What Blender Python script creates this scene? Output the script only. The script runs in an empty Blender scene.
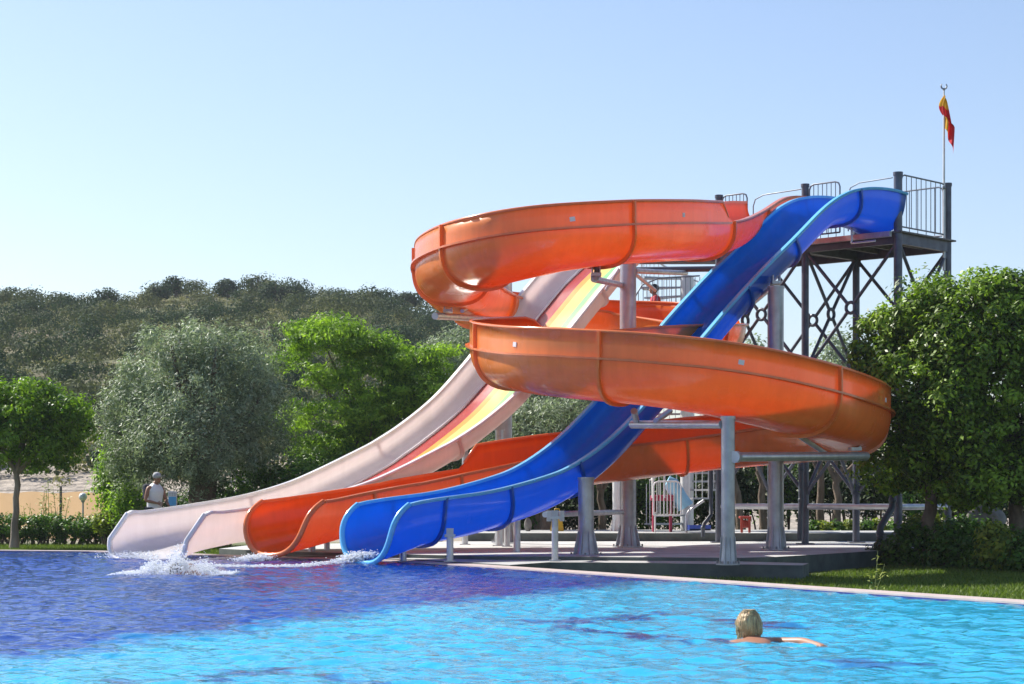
import bpy, bmesh, math, random
import numpy as np
from mathutils import Vector, Matrix, geometry
random.seed(7); RNG = np.random.default_rng(7)
scn = bpy.context.scene; COL = scn.collection
F = 2000.0; HC = 1.0; HY = 498.0
R = math.radians
def W(x, y, d): return Vector(((x-512)/F*d, d, HC+(HY-y)/F*d))
def V(*a): return Vector(a)

# ------------------------------------------------------------------ materials
def new_mat(name):
    m = bpy.data.materials.new(name); m.use_nodes = True
    nt = m.node_tree; nt.nodes.clear()
    return m, nt, nt.nodes.new('ShaderNodeOutputMaterial')
def nd(nt, t, **kw):
    n = nt.nodes.new(t)
    for k, v in kw.items():
        if k.startswith('i_'):
            n.inputs[k[2:].replace('_', ' ')].default_value = v
        else: setattr(n, k, v)
    return n
def ramp(nt, fac, stops):
    n = nt.nodes.new('ShaderNodeValToRGB'); e = n.color_ramp.elements
    while len(e) < len(stops): e.new(0.5)
    for k, (p, c) in enumerate(stops):
        e[k].position = p; e[k].color = (*c, 1) if len(c) == 3 else c
    nt.links.new(fac, n.inputs[0]); return n
def noise(nt, scale, detail=4, rough=.55, coord='Object', vec_scale=None, dist=0):
    tc = nt.nodes.new('ShaderNodeTexCoord'); n = nd(nt, 'ShaderNodeTexNoise')
    n.inputs['Scale'].default_value = scale; n.inputs['Detail'].default_value = detail
    n.inputs['Roughness'].default_value = rough; n.inputs['Distortion'].default_value = dist
    out = tc.outputs[coord]
    if vec_scale:
        mp = nt.nodes.new('ShaderNodeMapping'); mp.inputs['Scale'].default_value = vec_scale
        nt.links.new(out, mp.inputs[0]); out = mp.outputs[0]
    nt.links.new(out, n.inputs['Vector']); return n
def pmat(name, c1, c2=None, rough=.5, metal=0, scale=6, bump=0, bscale=40, spec=.5, coat=0, translucent=None, vs=None, streak=0):
    m, nt, out = new_mat(name)
    p = nd(nt, 'ShaderNodeBsdfPrincipled')
    p.inputs['Roughness'].default_value = rough; p.inputs['Metallic'].default_value = metal
    p.inputs['Specular IOR Level'].default_value = spec
    p.inputs['Coat Weight'].default_value = coat; p.inputs['Coat Roughness'].default_value = .08
    c2 = c2 or tuple(x*.85 for x in c1)
    n = noise(nt, scale, 5, vec_scale=vs)
    r = ramp(nt, n.outputs['Fac'], [(.3, c2), (.65, c1)])
    colr = r.outputs[0]
    if streak:   # water marks and sun-bleached streaks running down the shell
        ns = noise(nt, 1, 5, .6, vec_scale=(7, 7, .9)); rs = ramp(nt, ns.outputs['Fac'], [(.42, (1-streak,)*3), (.60, (1, 1, 1))])
        ml = nd(nt, 'ShaderNodeMix', data_type='RGBA', blend_type='MULTIPLY'); ml.inputs[0].default_value = 1; nt.links.new(colr, ml.inputs[6]); nt.links.new(rs.outputs[0], ml.inputs[7]); colr = ml.outputs[2]
    nt.links.new(colr, p.inputs['Base Color'])
    if rough > .05:
        rr = ramp(nt, n.outputs['Fac'], [(.3, (rough*1.25,)*3), (.7, (rough*.85,)*3)])
        nt.links.new(rr.outputs[0], p.inputs['Roughness'])
    if bump:
        b = nd(nt, 'ShaderNodeBump'); b.inputs['Strength'].default_value = bump; b.inputs['Distance'].default_value = .02
        nb = noise(nt, bscale, 4); nt.links.new(nb.outputs['Fac'], b.inputs['Height'])
        nt.links.new(b.outputs[0], p.inputs['Normal'])
    res = p.outputs[0]
    if translucent:
        t = nd(nt, 'ShaderNodeBsdfTranslucent'); t.inputs[0].default_value = (*translucent[1], 1)
        mx = nd(nt, 'ShaderNodeMixShader'); mx.inputs[0].default_value = translucent[0]
        nt.links.new(res, mx.inputs[1]); nt.links.new(t.outputs[0], mx.inputs[2]); res = mx.outputs[0]
    nt.links.new(res, out.inputs[0]); return m
def leaf_mat(name, dark, light, trans=.3, rough=.45, tcol=None, isl=.45):
    m, nt, out = new_mat(name)
    g = nd(nt, 'ShaderNodeNewGeometry'); at = nd(nt, 'ShaderNodeAttribute'); at.attribute_name = 'tint'
    mixf = nd(nt, 'ShaderNodeMath', operation='MULTIPLY_ADD'); mixf.inputs[1].default_value = isl
    nt.links.new(g.outputs['Random Per Island'], mixf.inputs[0]); nt.links.new(at.outputs['Fac'], mixf.inputs[2])
    r = ramp(nt, mixf.outputs[0], [(.1, dark), (1.0, light)])
    p = nd(nt, 'ShaderNodeBsdfPrincipled'); p.inputs['Roughness'].default_value = rough; p.inputs['Specular IOR Level'].default_value = .3
    nt.links.new(r.outputs[0], p.inputs['Base Color'])
    t = nd(nt, 'ShaderNodeBsdfTranslucent')
    mt = nd(nt, 'ShaderNodeMix', data_type='RGBA', blend_type='MULTIPLY'); mt.inputs[0].default_value = 1
    nt.links.new(r.outputs[0], mt.inputs[6]); mt.inputs[7].default_value = (*(tcol or (1.6, 1.7, .7)), 1)
    nt.links.new(mt.outputs[2], t.inputs[0])
    mx = nd(nt, 'ShaderNodeMixShader'); mx.inputs[0].default_value = trans
    nt.links.new(p.outputs[0], mx.inputs[1]); nt.links.new(t.outputs[0], mx.inputs[2])
    nt.links.new(mx.outputs[0], out.inputs[0]); return m

M = {}
def gel(n, c, tr=.12, rough=.2, tc=None): M[n] = pmat(n, c, tuple(x*.87 for x in c), rough, scale=1.9, streak=.09, coat=.35, translucent=(tr, tc or c), bump=.04, bscale=3)
gel('orange', (.92, .21, .022), .45)
gel('orange_outer', (.95, .30, .065), .30, .24)
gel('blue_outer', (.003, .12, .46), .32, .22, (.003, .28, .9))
gel('orange_rim', (.86, .24, .07), .2)
gel('blue', (.003, .31, .95), .5)
gel('blue_rim', (.14, .55, .92), .1)
gel('white_gel', (.90, .915, .93), .5)
gel('white_rim', (.88, .85, .83), .1)
gel('red_stripe', (.42, .035, .03), .05)
gel('amber_stripe', (.85, .38, .05), .08)
gel('yellow_stripe', (.86, .66, .16), .08)
gel('green_stripe', (.28, .68, .25), .08)
gel('cream_stripe', (.86, .72, .40), .08)
gel('pink_gel', (.90, .72, .66), .5)
M['galv'] = pmat('galv', (.46, .47, .49), (.34, .34, .37), .38, .55, 5, bump=.1, bscale=30)
M['galv_pipe'] = pmat('galv_pipe', (.56, .57, .59), (.42, .43, .45), .33, .6, 7)
M['tower_steel'] = pmat('tower_steel', (.105, .115, .15), (.07, .075, .10), .42, .35, 5)
M['grate'] = pmat('grate', (.16, .15, .15), (.10, .09, .10), .6, .3, 8)
M['dark_pipe'] = pmat('dark_pipe', (.06, .075, .10), (.04, .05, .07), .5)
M['rail'] = pmat('rail', (.20, .22, .26), (.15, .17, .2), .45, .4)
M['white_paint'] = pmat('white_paint', (.72, .72, .71), (.6, .6, .6), .4)
M['bolt'] = pmat('bolt', (.3, .3, .31), (.2, .2, .2), .4, .7)
M['sticker'] = pmat('sticker', (.75, .73, .7), None, .5)
M['concrete'] = pmat('concrete', (.52, .53, .52), (.33, .335, .33), .85, 0, 1.6, bump=.25, bscale=60)
M['concrete_dark'] = pmat('concrete_dark', (.44, .45, .44), (.29, .295, .29), .85, 0, 2.0, bump=.25, bscale=50)
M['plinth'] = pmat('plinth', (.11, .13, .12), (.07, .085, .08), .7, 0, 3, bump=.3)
M['coping'] = pmat('coping', (.50, .41, .38), (.38, .32, .30), .6, 0, 4, bump=.1)
M['bark'] = pmat('bark', (.20, .15, .11), (.10, .075, .055), .9, 0, 9, bump=.8, bscale=25, vs=(1, 1, .25))
M['bark_pale'] = pmat('bark_pale', (.30, .25, .20), (.17, .14, .11), .9, 0, 9, bump=.7, bscale=25, vs=(1, 1, .25))
M['stem'] = pmat('stem', (.16, .20, .06), None, .8)
M['rock'] = pmat('rock', (.24, .23, .21), (.14, .13, .12), .9, 0, 4, bump=.8, bscale=12)
M['shade_cloth'] = pmat('shade_cloth', (.66, .46, .26), (.54, .36, .20), .85, 0, 2.5, bump=.15, bscale=14, translucent=(.5, (.75, .52, .30)))
M['post_dark'] = pmat('post_dark', (.04, .04, .04), None, .6)
M['globe'] = pmat('globe', (.82, .82, .80), None, .25)
M['skin'] = pmat('skin', (.36, .17, .10), (.30, .13, .075), .45, 0, 8)
M['skin_dark'] = pmat('skin_dark', (.30, .15, .09), (.25, .12, .07), .5, 0, 8)
M['cloth_white'] = pmat('cloth_white', (.78, .77, .78), (.7, .69, .72), .8, bump=.3, bscale=18)
M['cloth_dark'] = pmat('cloth_dark', (.035, .04, .06), None, .8, bump=.3, bscale=18)
M['cloth_red'] = pmat('cloth_red', (.55, .03, .05), None, .75, bump=.3, bscale=18)
M['swimsuit'] = pmat('swimsuit', (.05, .02, .06), None, .6)
M['cap_grey'] = pmat('cap_grey', (.38, .39, .40), None, .75)
M['hair_dark'] = pmat('hair_dark', (.02, .015, .012), None, .5, scale=30)
M['hair_blond'] = pmat('hair_blond', (.62, .41, .19), (.13, .07, .03), .38, 0, 20, bump=.9, bscale=30, vs=(3.2, 3.2, .35))
M['glass_dark'] = pmat('glass_dark', (.01, .01, .012), None, .1)
M['eye'] = pmat('eye', (.05, .03, .02), None, .2)
M['lip'] = pmat('lip', (.42, .14, .11), None, .5)
M['sign_blue'] = pmat('sign_blue', (.10, .42, .75), None, .4)
M['sign_grey'] = pmat('sign_grey', (.42, .43, .44), None, .5)
M['yellow_plastic'] = pmat('yellow_plastic', (.60, .38, .03), None, .45)
M['red_plastic'] = pmat('red_plastic', (.36, .045, .025), None, .4)
M['sky_plastic'] = pmat('sky_plastic', (.32, .62, .80), None, .4)
M['pink_plastic'] = pmat('pink_plastic', (.30, .02, .06), None, .4)
M['blue_plastic'] = pmat('blue_plastic', (.03, .08, .42), None, .4)
M['flag_red'] = pmat('flag_red', (.62, .02, .03), None, .7, translucent=(.3, (.7, .03, .03)))
M['flag_yellow'] = pmat('flag_yellow', (.80, .46, .03), None, .7, translucent=(.3, (.85, .5, .05)))
M['leaf_ficus'] = leaf_mat('leaf_ficus', (.012, .042, .006), (.27, .42, .035), .30, .42)
M['leaf_ficus_bright'] = leaf_mat('leaf_ficus_bright', (.02, .07, .008), (.22, .36, .03), .4, .35)
M['leaf_olive'] = leaf_mat('leaf_olive', (.09, .13, .075), (.42, .50, .34), .3, .5, (1.1, 1.2, .75))
M['leaf_feather'] = leaf_mat('leaf_feather', (.035, .10, .012), (.30, .46, .055), .45, .5)
M['leaf_hedge'] = leaf_mat('leaf_hedge', (.015, .055, .008), (.12, .24, .03), .3, .45)
M['leaf_yellow'] = leaf_mat('leaf_yellow', (.04, .10, .012), (.36, .40, .05), .35, .5)
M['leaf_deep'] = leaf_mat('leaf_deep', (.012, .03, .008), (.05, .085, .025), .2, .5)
M['leaf_maquis'] = leaf_mat('leaf_maquis', (.028, .058, .026), (.31, .29, .13), .2, .9, (1.1, 1.2, .7), .14)
M['grass'] = leaf_mat('grass', (.03, .07, .01), (.15, .21, .03), .3, .6)
M['foam'] = pmat('foam', (.93, .95, .97), (.88, .91, .94), .3, translucent=(.45, (.95, .97, 1)))

# ------------------------------------------------------------------ mesh builder
class MB:
    def __init__(s): s.v = []; s.f = []; s.mi = []; s.sm = []
    def add(s, vs, fs, mi=0, smooth=False):
        b = len(s.v); s.v += [tuple(v) for v in vs]
        for f in fs: s.f.append([i+b for i in f]); s.mi.append(mi); s.sm.append(smooth)
        return s
    def box(s, c, size, rot=None, mi=0, bev=0):
        c = Vector(c); hx, hy, hz = (x/2 for x in size)
        bm = bmesh.new(); bmesh.ops.create_cube(bm, size=1)
        bmesh.ops.scale(bm, vec=size, verts=bm.verts)
        if bev: bmesh.ops.bevel(bm, geom=bm.edges[:], offset=bev, segments=2, affect='EDGES', profile=.6)
        if rot is not None: bmesh.ops.transform(bm, matrix=rot.to_4x4(), verts=bm.verts)
        bm.verts.ensure_lookup_table()
        s.add([v.co+c for v in bm.verts], [[v.index for v in f.verts] for f in bm.faces], mi); bm.free(); return s
    def tube(s, pts, r, n=10, mi=0, caps=True, smooth=True):
        pts = [Vector(p) for p in pts]; rs = r if hasattr(r, '__len__') else [r]*len(pts)
        ring = []; prev = None; vs = []
        for i, p in enumerate(pts):
            t = (pts[min(i+1, len(pts)-1)]-pts[max(i-1, 0)]).normalized()
            if prev is None:
                a = Vector((0, 0, 1)) if abs(t.z) < .9 else Vector((1, 0, 0)); u = t.cross(a).normalized()
            else: u = (prev-t*prev.dot(t)).normalized()
            prev = u; w = t.cross(u)
            for k in range(n):
                a = 2*math.pi*k/n; vs.append(p+(u*math.cos(a)+w*math.sin(a))*rs[i])
        fs = [[i*n+k, i*n+(k+1) % n, (i+1)*n+(k+1) % n, (i+1)*n+k] for i in range(len(pts)-1) for k in range(n)]
        s.add(vs, fs, mi, smooth)
        if caps:
            m = len(pts)-1
            s.add(vs[:n], [list(range(n))[::-1]], mi); s.add(vs[m*n:], [list(range(n))], mi)
        return s
    def cyl(s, a, b, r, n=12, mi=0): return s.tube([a, b], r, n, mi)
    def lathe(s, prof, c, n=16, mi=0, smooth=True):
        c = Vector(c); vs = []; m = len(prof)
        for k in range(n):
            a = 2*math.pi*k/n
            for r, z in prof: vs.append(c+Vector((r*math.cos(a), r*math.sin(a), z)))
        fs = [[k*m+i, ((k+1) % n)*m+i, ((k+1) % n)*m+i+1, k*m+i+1] for k in range(n) for i in range(m-1)]
        return s.add(vs, fs, mi, smooth)
    def ball(s, c, r, seg=12, rings=8, mi=0, scale=(1, 1, 1)):
        prof = [(max(r*math.sin(math.pi*i/rings), 1e-4)*1.0, -r*math.cos(math.pi*i/rings)) for i in range(rings+1)]
        b = len(s.v); s.lathe(prof, (0, 0, 0), seg, mi)
        for i in range(b, len(s.v)):
            x, y, z = s.v[i]; s.v[i] = (c[0]+x*scale[0], c[1]+y*scale[1], c[2]+z*scale[2])
        return s
    def build(s, name, mats, parent=None, weld=False):
        me = bpy.data.meshes.new(name); me.from_pydata(s.v, [], s.f)
        mats = mats if isinstance(mats, (list, tuple)) else [mats]
        for m in mats: me.materials.append(M[m] if isinstance(m, str) else m)
        me.polygons.foreach_set('material_index', s.mi); me.polygons.foreach_set('use_smooth', s.sm)
        if weld:
            bm = bmesh.new(); bm.from_mesh(me); bmesh.ops.remove_doubles(bm, verts=bm.verts, dist=1e-4)
            bmesh.ops.recalc_face_normals(bm, faces=bm.faces); bm.to_mesh(me); bm.free()
        me.update(); return link(name, me, parent)
def link(name, me, parent=None):
    o = bpy.data.objects.new(name, me); COL.objects.link(o)
    if parent is not None:
        o.parent = parent
        o.matrix_parent_inverse = Matrix.Translation(parent.location).inverted() if parent.type == 'EMPTY' and parent.parent is None else Matrix.Identity(4)
    return o
def sub(mb, name, mats, part):   # a sub-part: geometry in world coordinates, its parent part sits at the same frame
    o = mb.build(name, mats); o.parent = part
    o.matrix_parent_inverse = Matrix.Identity(4)
    # part's own world matrix is identity, so nothing moves
    return o
def thing(name, label, cat, loc=(0, 0, 0), group=None):
    o = bpy.data.objects.new(name, None); COL.objects.link(o); o.location = loc; o.empty_display_size = .2
    return tag(o, label, cat, group)
def tag(o, label=None, cat=None, group=None, kind=None):
    if label: o['label'] = label
    if cat: o['category'] = cat
    if group: o['group'] = group
    if kind: o['kind'] = kind
    return o
def copy_tree(o, parent=None):
    c = o.copy(); COL.objects.link(c)
    if parent is not None: c.parent = parent; c.matrix_parent_inverse = o.matrix_parent_inverse
    for ch in list(o.children): copy_tree(ch, c)
    return c

# ------------------------------------------------------------------ world, sun, camera
SUN_EL = 43; TO_SUN = Vector((-.81, .58, 0)).normalized()
S = (TO_SUN*math.cos(R(SUN_EL))+Vector((0, 0, math.sin(R(SUN_EL))))).normalized()
wd = bpy.data.worlds.new('World'); scn.world = wd; wd.use_nodes = True
nt = wd.node_tree; bg = nt.nodes['Background']
sky = nt.nodes.new('ShaderNodeTexSky'); sky.sky_type = 'NISHITA'; sky.sun_disc = False
sky.sun_elevation = R(SUN_EL); sky.sun_rotation = math.atan2(TO_SUN.x, TO_SUN.y)
sky.air_density = 1.0; sky.dust_density = .9; sky.ozone_density = 1.6; sky.altitude = 0
tn = nt.nodes.new('ShaderNodeMix'); tn.data_type = 'RGBA'; tn.blend_type = 'MULTIPLY'; tn.inputs[0].default_value = 1; tn.inputs[7].default_value = (.93, .925, .99, 1)
nt.links.new(sky.outputs[0], tn.inputs[6]); nt.links.new(tn.outputs[2], bg.inputs[0]); bg.inputs[1].default_value = .093
sl = bpy.data.lights.new('sun', 'SUN'); sl.energy = 4.7; sl.angle = R(.53); sl.color = (1, .95, .86)
so = bpy.data.objects.new('sun', sl); COL.objects.link(so); so.rotation_euler = S.to_track_quat('Z', 'Y').to_euler(); so.location = (0, 0, 60)
cd = bpy.data.cameras.new('camera'); cam = bpy.data.objects.new('camera', cd); COL.objects.link(cam)
cam.location = (0, 0, HC); cam.rotation_euler = (R(90), 0, 0)
cd.sensor_width = 36; cd.lens = F*36/1024; cd.shift_y = (HY-342)/1024; cd.clip_end = 6000; cd.clip_start = .1
scn.camera = cam
scn.view_settings.view_transform = 'Standard'; scn.view_settings.look = 'None'
scn.view_settings.exposure = 0.9; scn.view_settings.gamma = 1; scn.view_settings.use_curve_mapping = False
cy = scn.cycles; cy.max_bounces = 8; cy.transparent_max_bounces = 8; cy.transmission_bounces = 6
cy.use_denoising = True; cy.sample_clamp_indirect = 6
try: cy.denoiser = 'OPENIMAGEDENOISE'
except Exception: pass

# ------------------------------------------------------------------ flumes
def catmull(P, n):
    P = np.array(P, float); m = len(P); out = []; us = []
    Q = np.vstack([2*P[0]-P[1], P, 2*P[-1]-P[-2]])
    for i in range(m-1):
        a, b, c, d = Q[i:i+4]
        for k in range(n):
            t = k/n
            out.append(.5*((2*b)+(-a+c)*t+(2*a-5*b+4*c-d)*t*t+(-a+3*b-3*c+d)*t**3)); us.append(i+t)
    out.append(P[-1]); us.append(m-1); return np.array(out), np.array(us)
def nrm(a): return a/np.maximum(np.linalg.norm(a, axis=-1, keepdims=True), 1e-9)

class Flume:
    """open water-slide channel; L and R are its base rims, U points out of the channel"""
    def __init__(s, L, Rr, depth, extL, extR, e1=.72, e2=.72, lean=.3, lean_len=1.2, nprof=31, thick=.03):
        s.L, s.R, s.depth = L, Rr, depth
        mid = (L+Rr)/2; T = nrm(np.gradient(mid, axis=0)); s.T = T
        Wv = Rr-L; U = nrm(np.cross(nrm(Wv), T)); U *= np.sign(U[:, 2:3]); s.U = U; s.mid = mid
        s.arc = np.concatenate([[0], np.cumsum(np.linalg.norm(np.diff(mid, axis=0), axis=1))])
        tt_ = np.linspace(-1, 1, nprof); ph = np.sign(tt_)*math.pi/2*(1-(1-np.abs(tt_))**(1.7 if e2 > .5 else 1.0))
        if e2 < .5: ph = np.sign(tt_)*np.arcsin(np.abs(np.sin(tt_*math.pi/2))**(1/e1))
        a = np.sign(np.sin(ph))*np.abs(np.sin(ph))**e1; b = np.abs(np.cos(ph))**e2
        b[0] = b[-1] = 0
        s.n = len(L); s.Wn = nrm(Wv)
        left = np.arange(s.arc[-1]-1e-9, -1, -1) if False else None
        to_end = s.arc[-1]-s.arc; f = np.clip(1-to_end/lean_len, 0, 1)**1.3
        def pt(al, bl, out=0.0, up=0.0):
            """channel coordinates -> world, for all stations"""
            p = mid+Wv/2*al-U*(depth[:, None]*bl)
            if np.any(np.abs(out) > 0):
                nrmv = (Wv/2*0+s.Wn*(al)*1.0-U*bl)
                p = p+nrm(nrmv)*out
            h = 1-bl
            return p-T*(lean*(.42*h+.58*h**6)*f)[:, None]+np.array([0, 0, 1.0])*up
        s.pt = pt; s.a, s.b = a, b; s.extL, s.extR = extL, extR; s.thick = thick
    def surface(s, out):
        cols = []
        for k in (2, 1, 0): cols.append(s.pt(-1, 0, out)+np.array([0, 0, 1.0])*(s.extL[:, None]*k/2)) if k else None
        for a, b in zip(s.a, s.b): cols.append(s.pt(a, b, out))
        for k in (1, 2): cols.append(s.pt(1, 0, out)+np.array([0, 0, 1.0])*(s.extR[:, None]*k/2))
        return np.stack(cols, 1)     # (n, m, 3)
    def shell(s, name, mats, parent, colmat=None, outer_mi=0, stripe_until=None):
        A = s.surface(0); B = s.surface(s.thick); n, m, _ = A.shape; mb = MB()
        mb.v = [tuple(p) for p in A.reshape(-1, 3)]+[tuple(p) for p in B.reshape(-1, 3)]; o = n*m
        for i in range(n-1):
            for k in range(m-1):
                q = [i*m+k, i*m+k+1, (i+1)*m+k+1, (i+1)*m+k]
                mi = 0
                if colmat and (stripe_until is None or i < stripe_until): mi = colmat[k]
                mb.f.append(q); mb.mi.append(mi); mb.sm.append(True)
                mb.f.append([o+x for x in q[::-1]]); mb.mi.append(outer_mi); mb.sm.append(True)
            for k in (0, m-1):
                q = [i*m+k, (i+1)*m+k, o+(i+1)*m+k, o+i*m+k]; mb.f.append(q); mb.mi.append(0); mb.sm.append(False)
        for i in (0, n-1):
            for k in range(m-1): mb.f.append([i*m+k, i*m+k+1, o+i*m+k+1, o+i*m+k]); mb.mi.append(0); mb.sm.append(False)
        return mb.build(name, mats, parent)
    def sweep(s, prof, name, mats, parent, side, lo=0, hi=None):
        """prof: list of (out, up) offsets from a rim; side -1 left, 1 right"""
        hi = s.n if hi is None else hi; mb = MB(); rings = []
        for o_, u_ in prof: rings.append(s.pt(side, 0, 0)[lo:hi]+s.Wn[lo:hi]*side*o_+s.U[lo:hi]*u_)
        G = np.stack(rings, 1); n, m, _ = G.shape; mb.v = [tuple(p) for p in G.reshape(-1, 3)]
        for i in range(n-1):
            for k in range(m):
                k2 = (k+1) % m; mb.f.append([i*m+k, i*m+k2, (i+1)*m+k2, (i+1)*m+k]); mb.mi.append(0); mb.sm.append(False)
        for i in (0, n-1): mb.f.append([i*m+k for k in range(m)]); mb.mi.append(0); mb.sm.append(False)
        return mb.build(name, mats, parent)
    def top_bead(s, name, mats, parent, side, mask, r=.028):
        ext = s.extL if side < 0 else s.extR
        P = s.pt(side, 0, s.thick/2)+np.array([0, 0, 1.0])*ext[:, None]
        idx = [i for i in range(s.n) if mask(i)]
        if len(idx) > 2: return MB().tube([Vector(P[i]) for i in idx], r, 8).build(name, mats, parent)
    def lip(s, name, mats, parent, r=.04):
        A = s.surface(s.thick/2)[-1]; return MB().tube([Vector(p) for p in A[2:-2]], r, 8).build(name, mats, parent)
    def rib(s, i, w=.045, h=.055):
        """raised joint flange round the outside at station i"""
        A = s.surface(s.thick-.004)[i]; B = s.surface(s.thick+h)[i]; t = s.T[i]*w/2; m = len(A); mb = MB()
        for P in (A-t, B-t, B+t, A+t): mb.v += [tuple(p) for p in P]
        for j in range(4):
            for k in range(m-1):
                a = j*m+k; b = ((j+1) % 4)*m+k; mb.f.append([a, a+1, b+1, b]); mb.mi.append(0); mb.sm.append(False)
        for k in (0, m-1): mb.f.append([j*m+k for j in range(4)]); mb.mi.append(0); mb.sm.append(False)
        return mb
    def seam(s, i):
        """fine joint line on the inside"""
        A = s.surface(-.004)[i]; return MB().tube([Vector(p) for p in A], .006, 5)
    def at_px(s, x, side=-1, lo=0, hi=None):
        P = s.pt(side, 0)[lo:hi]; px = 512+P[:, 0]/P[:, 1]*F; return lo+int(np.argmin(np.abs(px-x)))

def rim_flume(px, dfun, wv, depths, n=6, **kw):
    near = np.array([W(x, y, dfun(x)) for x, y in px]); P, us = catmull(near, n)
    dep = np.interp(us/us[-1], [d[0] for d in depths], [d[1] for d in depths])
    wv = np.array(wv); Z = np.zeros(len(P))
    # travel runs from tower to pool, towards the left: near rim is on the left of travel
    return Flume(P, P+wv, dep, Z, Z, **kw)

LIP = [(-.012, -.03), (.075, -.03), (.085, -.005), (.075, .018), (-.012, .018)]
# --- blue slide
root = thing('water_slide', 'steep straight royal blue open water slide with light blue rims, nearest the camera', 'water slide', W(640, 498, 33)*1)
root.location.z = 0
pxb = [(905, 194), (893, 190.5), (878, 188.5), (861, 189), (843.6, 194), (823, 208), (792.7, 238.7), (762, 269), (729, 305), (700, 339), (668, 376), (636, 412),
       (605, 442), (572, 465), (542, 477.5), (491, 491), (440, 498.5), (413, 503.5), (381, 511)]
blue = rim_flume(pxb, lambda x: 31.36/(1-.0004165*(x-512)), (-.83, 1.0, 0), [(0, .70), (.12, .60), (.25, .50), (.6, .50), (.8, .62), (.9, .70), (1, .80)], n=6, lean=.52, lean_len=1.5)
blue.shell('flume', ['blue', 'blue_outer'], root, outer_mi=1)
for sd in (-1, 1): blue.sweep(LIP, 'rim', ['blue_rim'], root, sd)
blue.lip('exit_lip', ['blue_rim'], root, .045)
for x in (858, 793, 744, 690, 580, 505, 446):
    i = blue.at_px(x); blue.rib(i).build('joint_flange', ['blue_outer'], root); blue.seam(i).build('joint_seam', ['blue_rim'], root)
ribs_blue = {x: blue.at_px(x) for x in (744, 580, 505, 446, 400)}

# --- wide white slide with rainbow stripes
root = thing('water_slide', 'broad pinkish white water slide with red, yellow and green stripes along its bed', 'water slide', (-2, 35, 0))
pxm = [(668, 222), (650, 236), (635, 250), (619, 266), (603.6, 284.5), (572, 324), (543, 361), (514, 394), (482, 421), (456, 438.5), (440, 447.5), (393, 471), (362, 484),
       (320, 496), (263, 506), (204, 515), (175, 523.5)]
wide = rim_flume(pxm, lambda x: 36.456/(1-.0004*(x-512)), (-1.5, 1.4, 0), [(0, .36), (.5, .36), (.8, .48), (1, .66)], n=6, e1=.42, e2=.34, lean=.55, lean_len=1.5, nprof=41)
# profile runs from the near rim (column 0) to the far rim
nc = 40+4
cm = []
for k in range(nc):
    f = (np.concatenate([[-1, -1], wide.a, [1, 1]])[k]+1)/2
    cm.append(0)
avals = np.concatenate([[-1, -1], wide.a, [1, 1]])
cm = []
for k in range(len(avals)-1):
    f = ((avals[k]+avals[k+1])/2+1)/2
    cm.append(5 if f < .16 else 4 if f < .31 else 3 if f < .38 else 2 if f < .62 else 1 if f < .80 else 0)
# 0 white, 1 red, 2 amber/yellow, 3 green, 4 cream, 5 rim white
wide.shell('flume', ['white_gel', 'red_stripe', 'amber_stripe', 'green_stripe', 'cream_stripe', 'white_rim', 'pink_gel', 'yellow_stripe'], root,
           colmat=[{0: 0, 1: 1, 2: 7, 3: 3, 4: 4, 5: 5}[c] if c != 2 else (2 if avals[k] > .0 else 7) for k, c in enumerate(cm)], outer_mi=6, stripe_until=int(wide.n*.83))
for sd in (-1, 1): wide.sweep(LIP, 'rim', ['white_rim'], root, sd)
wide.lip('exit_lip', ['white_rim'], root, .045)
for x in (600, 455, 330):
    i = wide.at_px(x); wide.rib(i, .05, .06).build('joint_flange', ['pink_gel'], root)
# the dark red divider stands up a little from the bed
i0, i1 = 0, int(wide.n*.83); kmid = [k for k, c in enumerate(cm) if c == 1][-1]
Sf = wide.surface(-.02); MB().tube([Vector(Sf[i, kmid+1]) for i in range(i0, i1)], .03, 6).build('divider_bead', ['white_rim'], root)

# --- orange spiral slide
ost = [(776, 229, 39.3), (752, 231, 38.3), (726, 246, 36.9), (698, 257, 35.2), (655, 260, 33.3), (600, 264, 31.8), (550, 271, 31.2), (500, 281, 31.5),
       (468, 290, 32.5), (453, 299, 34.2), (457, 311, 36.6), (482, 326, 39.0), (525, 335, 41.0), (600, 342, 41.9), (650, 346, 41.5), (693, 351, 40.2), (712, 355, 38.4), (693, 358, 36.6),
       (650, 361, 35.6), (600, 366, 35.0), (550, 371, 34.5), (522, 375, 33.7), (510, 380, 32.4), (520, 387, 31.0), (552, 394, 29.8), (600, 399, 29.1), (650, 404, 28.7),
       (700, 411, 28.6), (750, 421, 28.9), (800, 433, 29.7), (838, 444, 31.0), (850, 450, 32.5), (836, 456, 33.8), (800, 461, 34.8), (750, 465, 35.5), (700, 470, 35.6), (650, 476, 35.5),
       (600, 482, 35.4), (560, 487.5, 35.3), (520, 494, 35.1), (480, 502, 34.8), (440, 510, 34.4), (400, 519, 33.9), (350, 532, 33.3), (308, 544, 32.7), (266, 555, 32.0)]
C, us = catmull([W(*p) for p in ost], 7)
T = nrm(np.gradient(C, axis=0)); Lv = nrm(np.cross(np.array([0, 0, 1.0]), T)); Lv[:, 2] = 0; Lv = nrm(Lv)
dep = np.interp(us, [0, 5, 38, 42, 45], [.58, .58, .58, .60, .80]); hw = np.interp(us, [0, 42.5, 45], [.62, .62, .70])[:, None]
arc = np.concatenate([[0], np.cumsum(np.linalg.norm(np.diff(C, axis=0), axis=1))])
def band(u0, u1, ramp_=.3):
    a0, a1 = np.interp([u0, u1], us, arc); return np.clip(np.minimum((arc-a0)/ramp_, (a1-arc)/ramp_), 0, 1)
EL = .36*band(3.1, 15.5); ER = .38*band(19.6, 40.1)
up = np.zeros_like(C); up[:, 2] = dep
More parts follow.
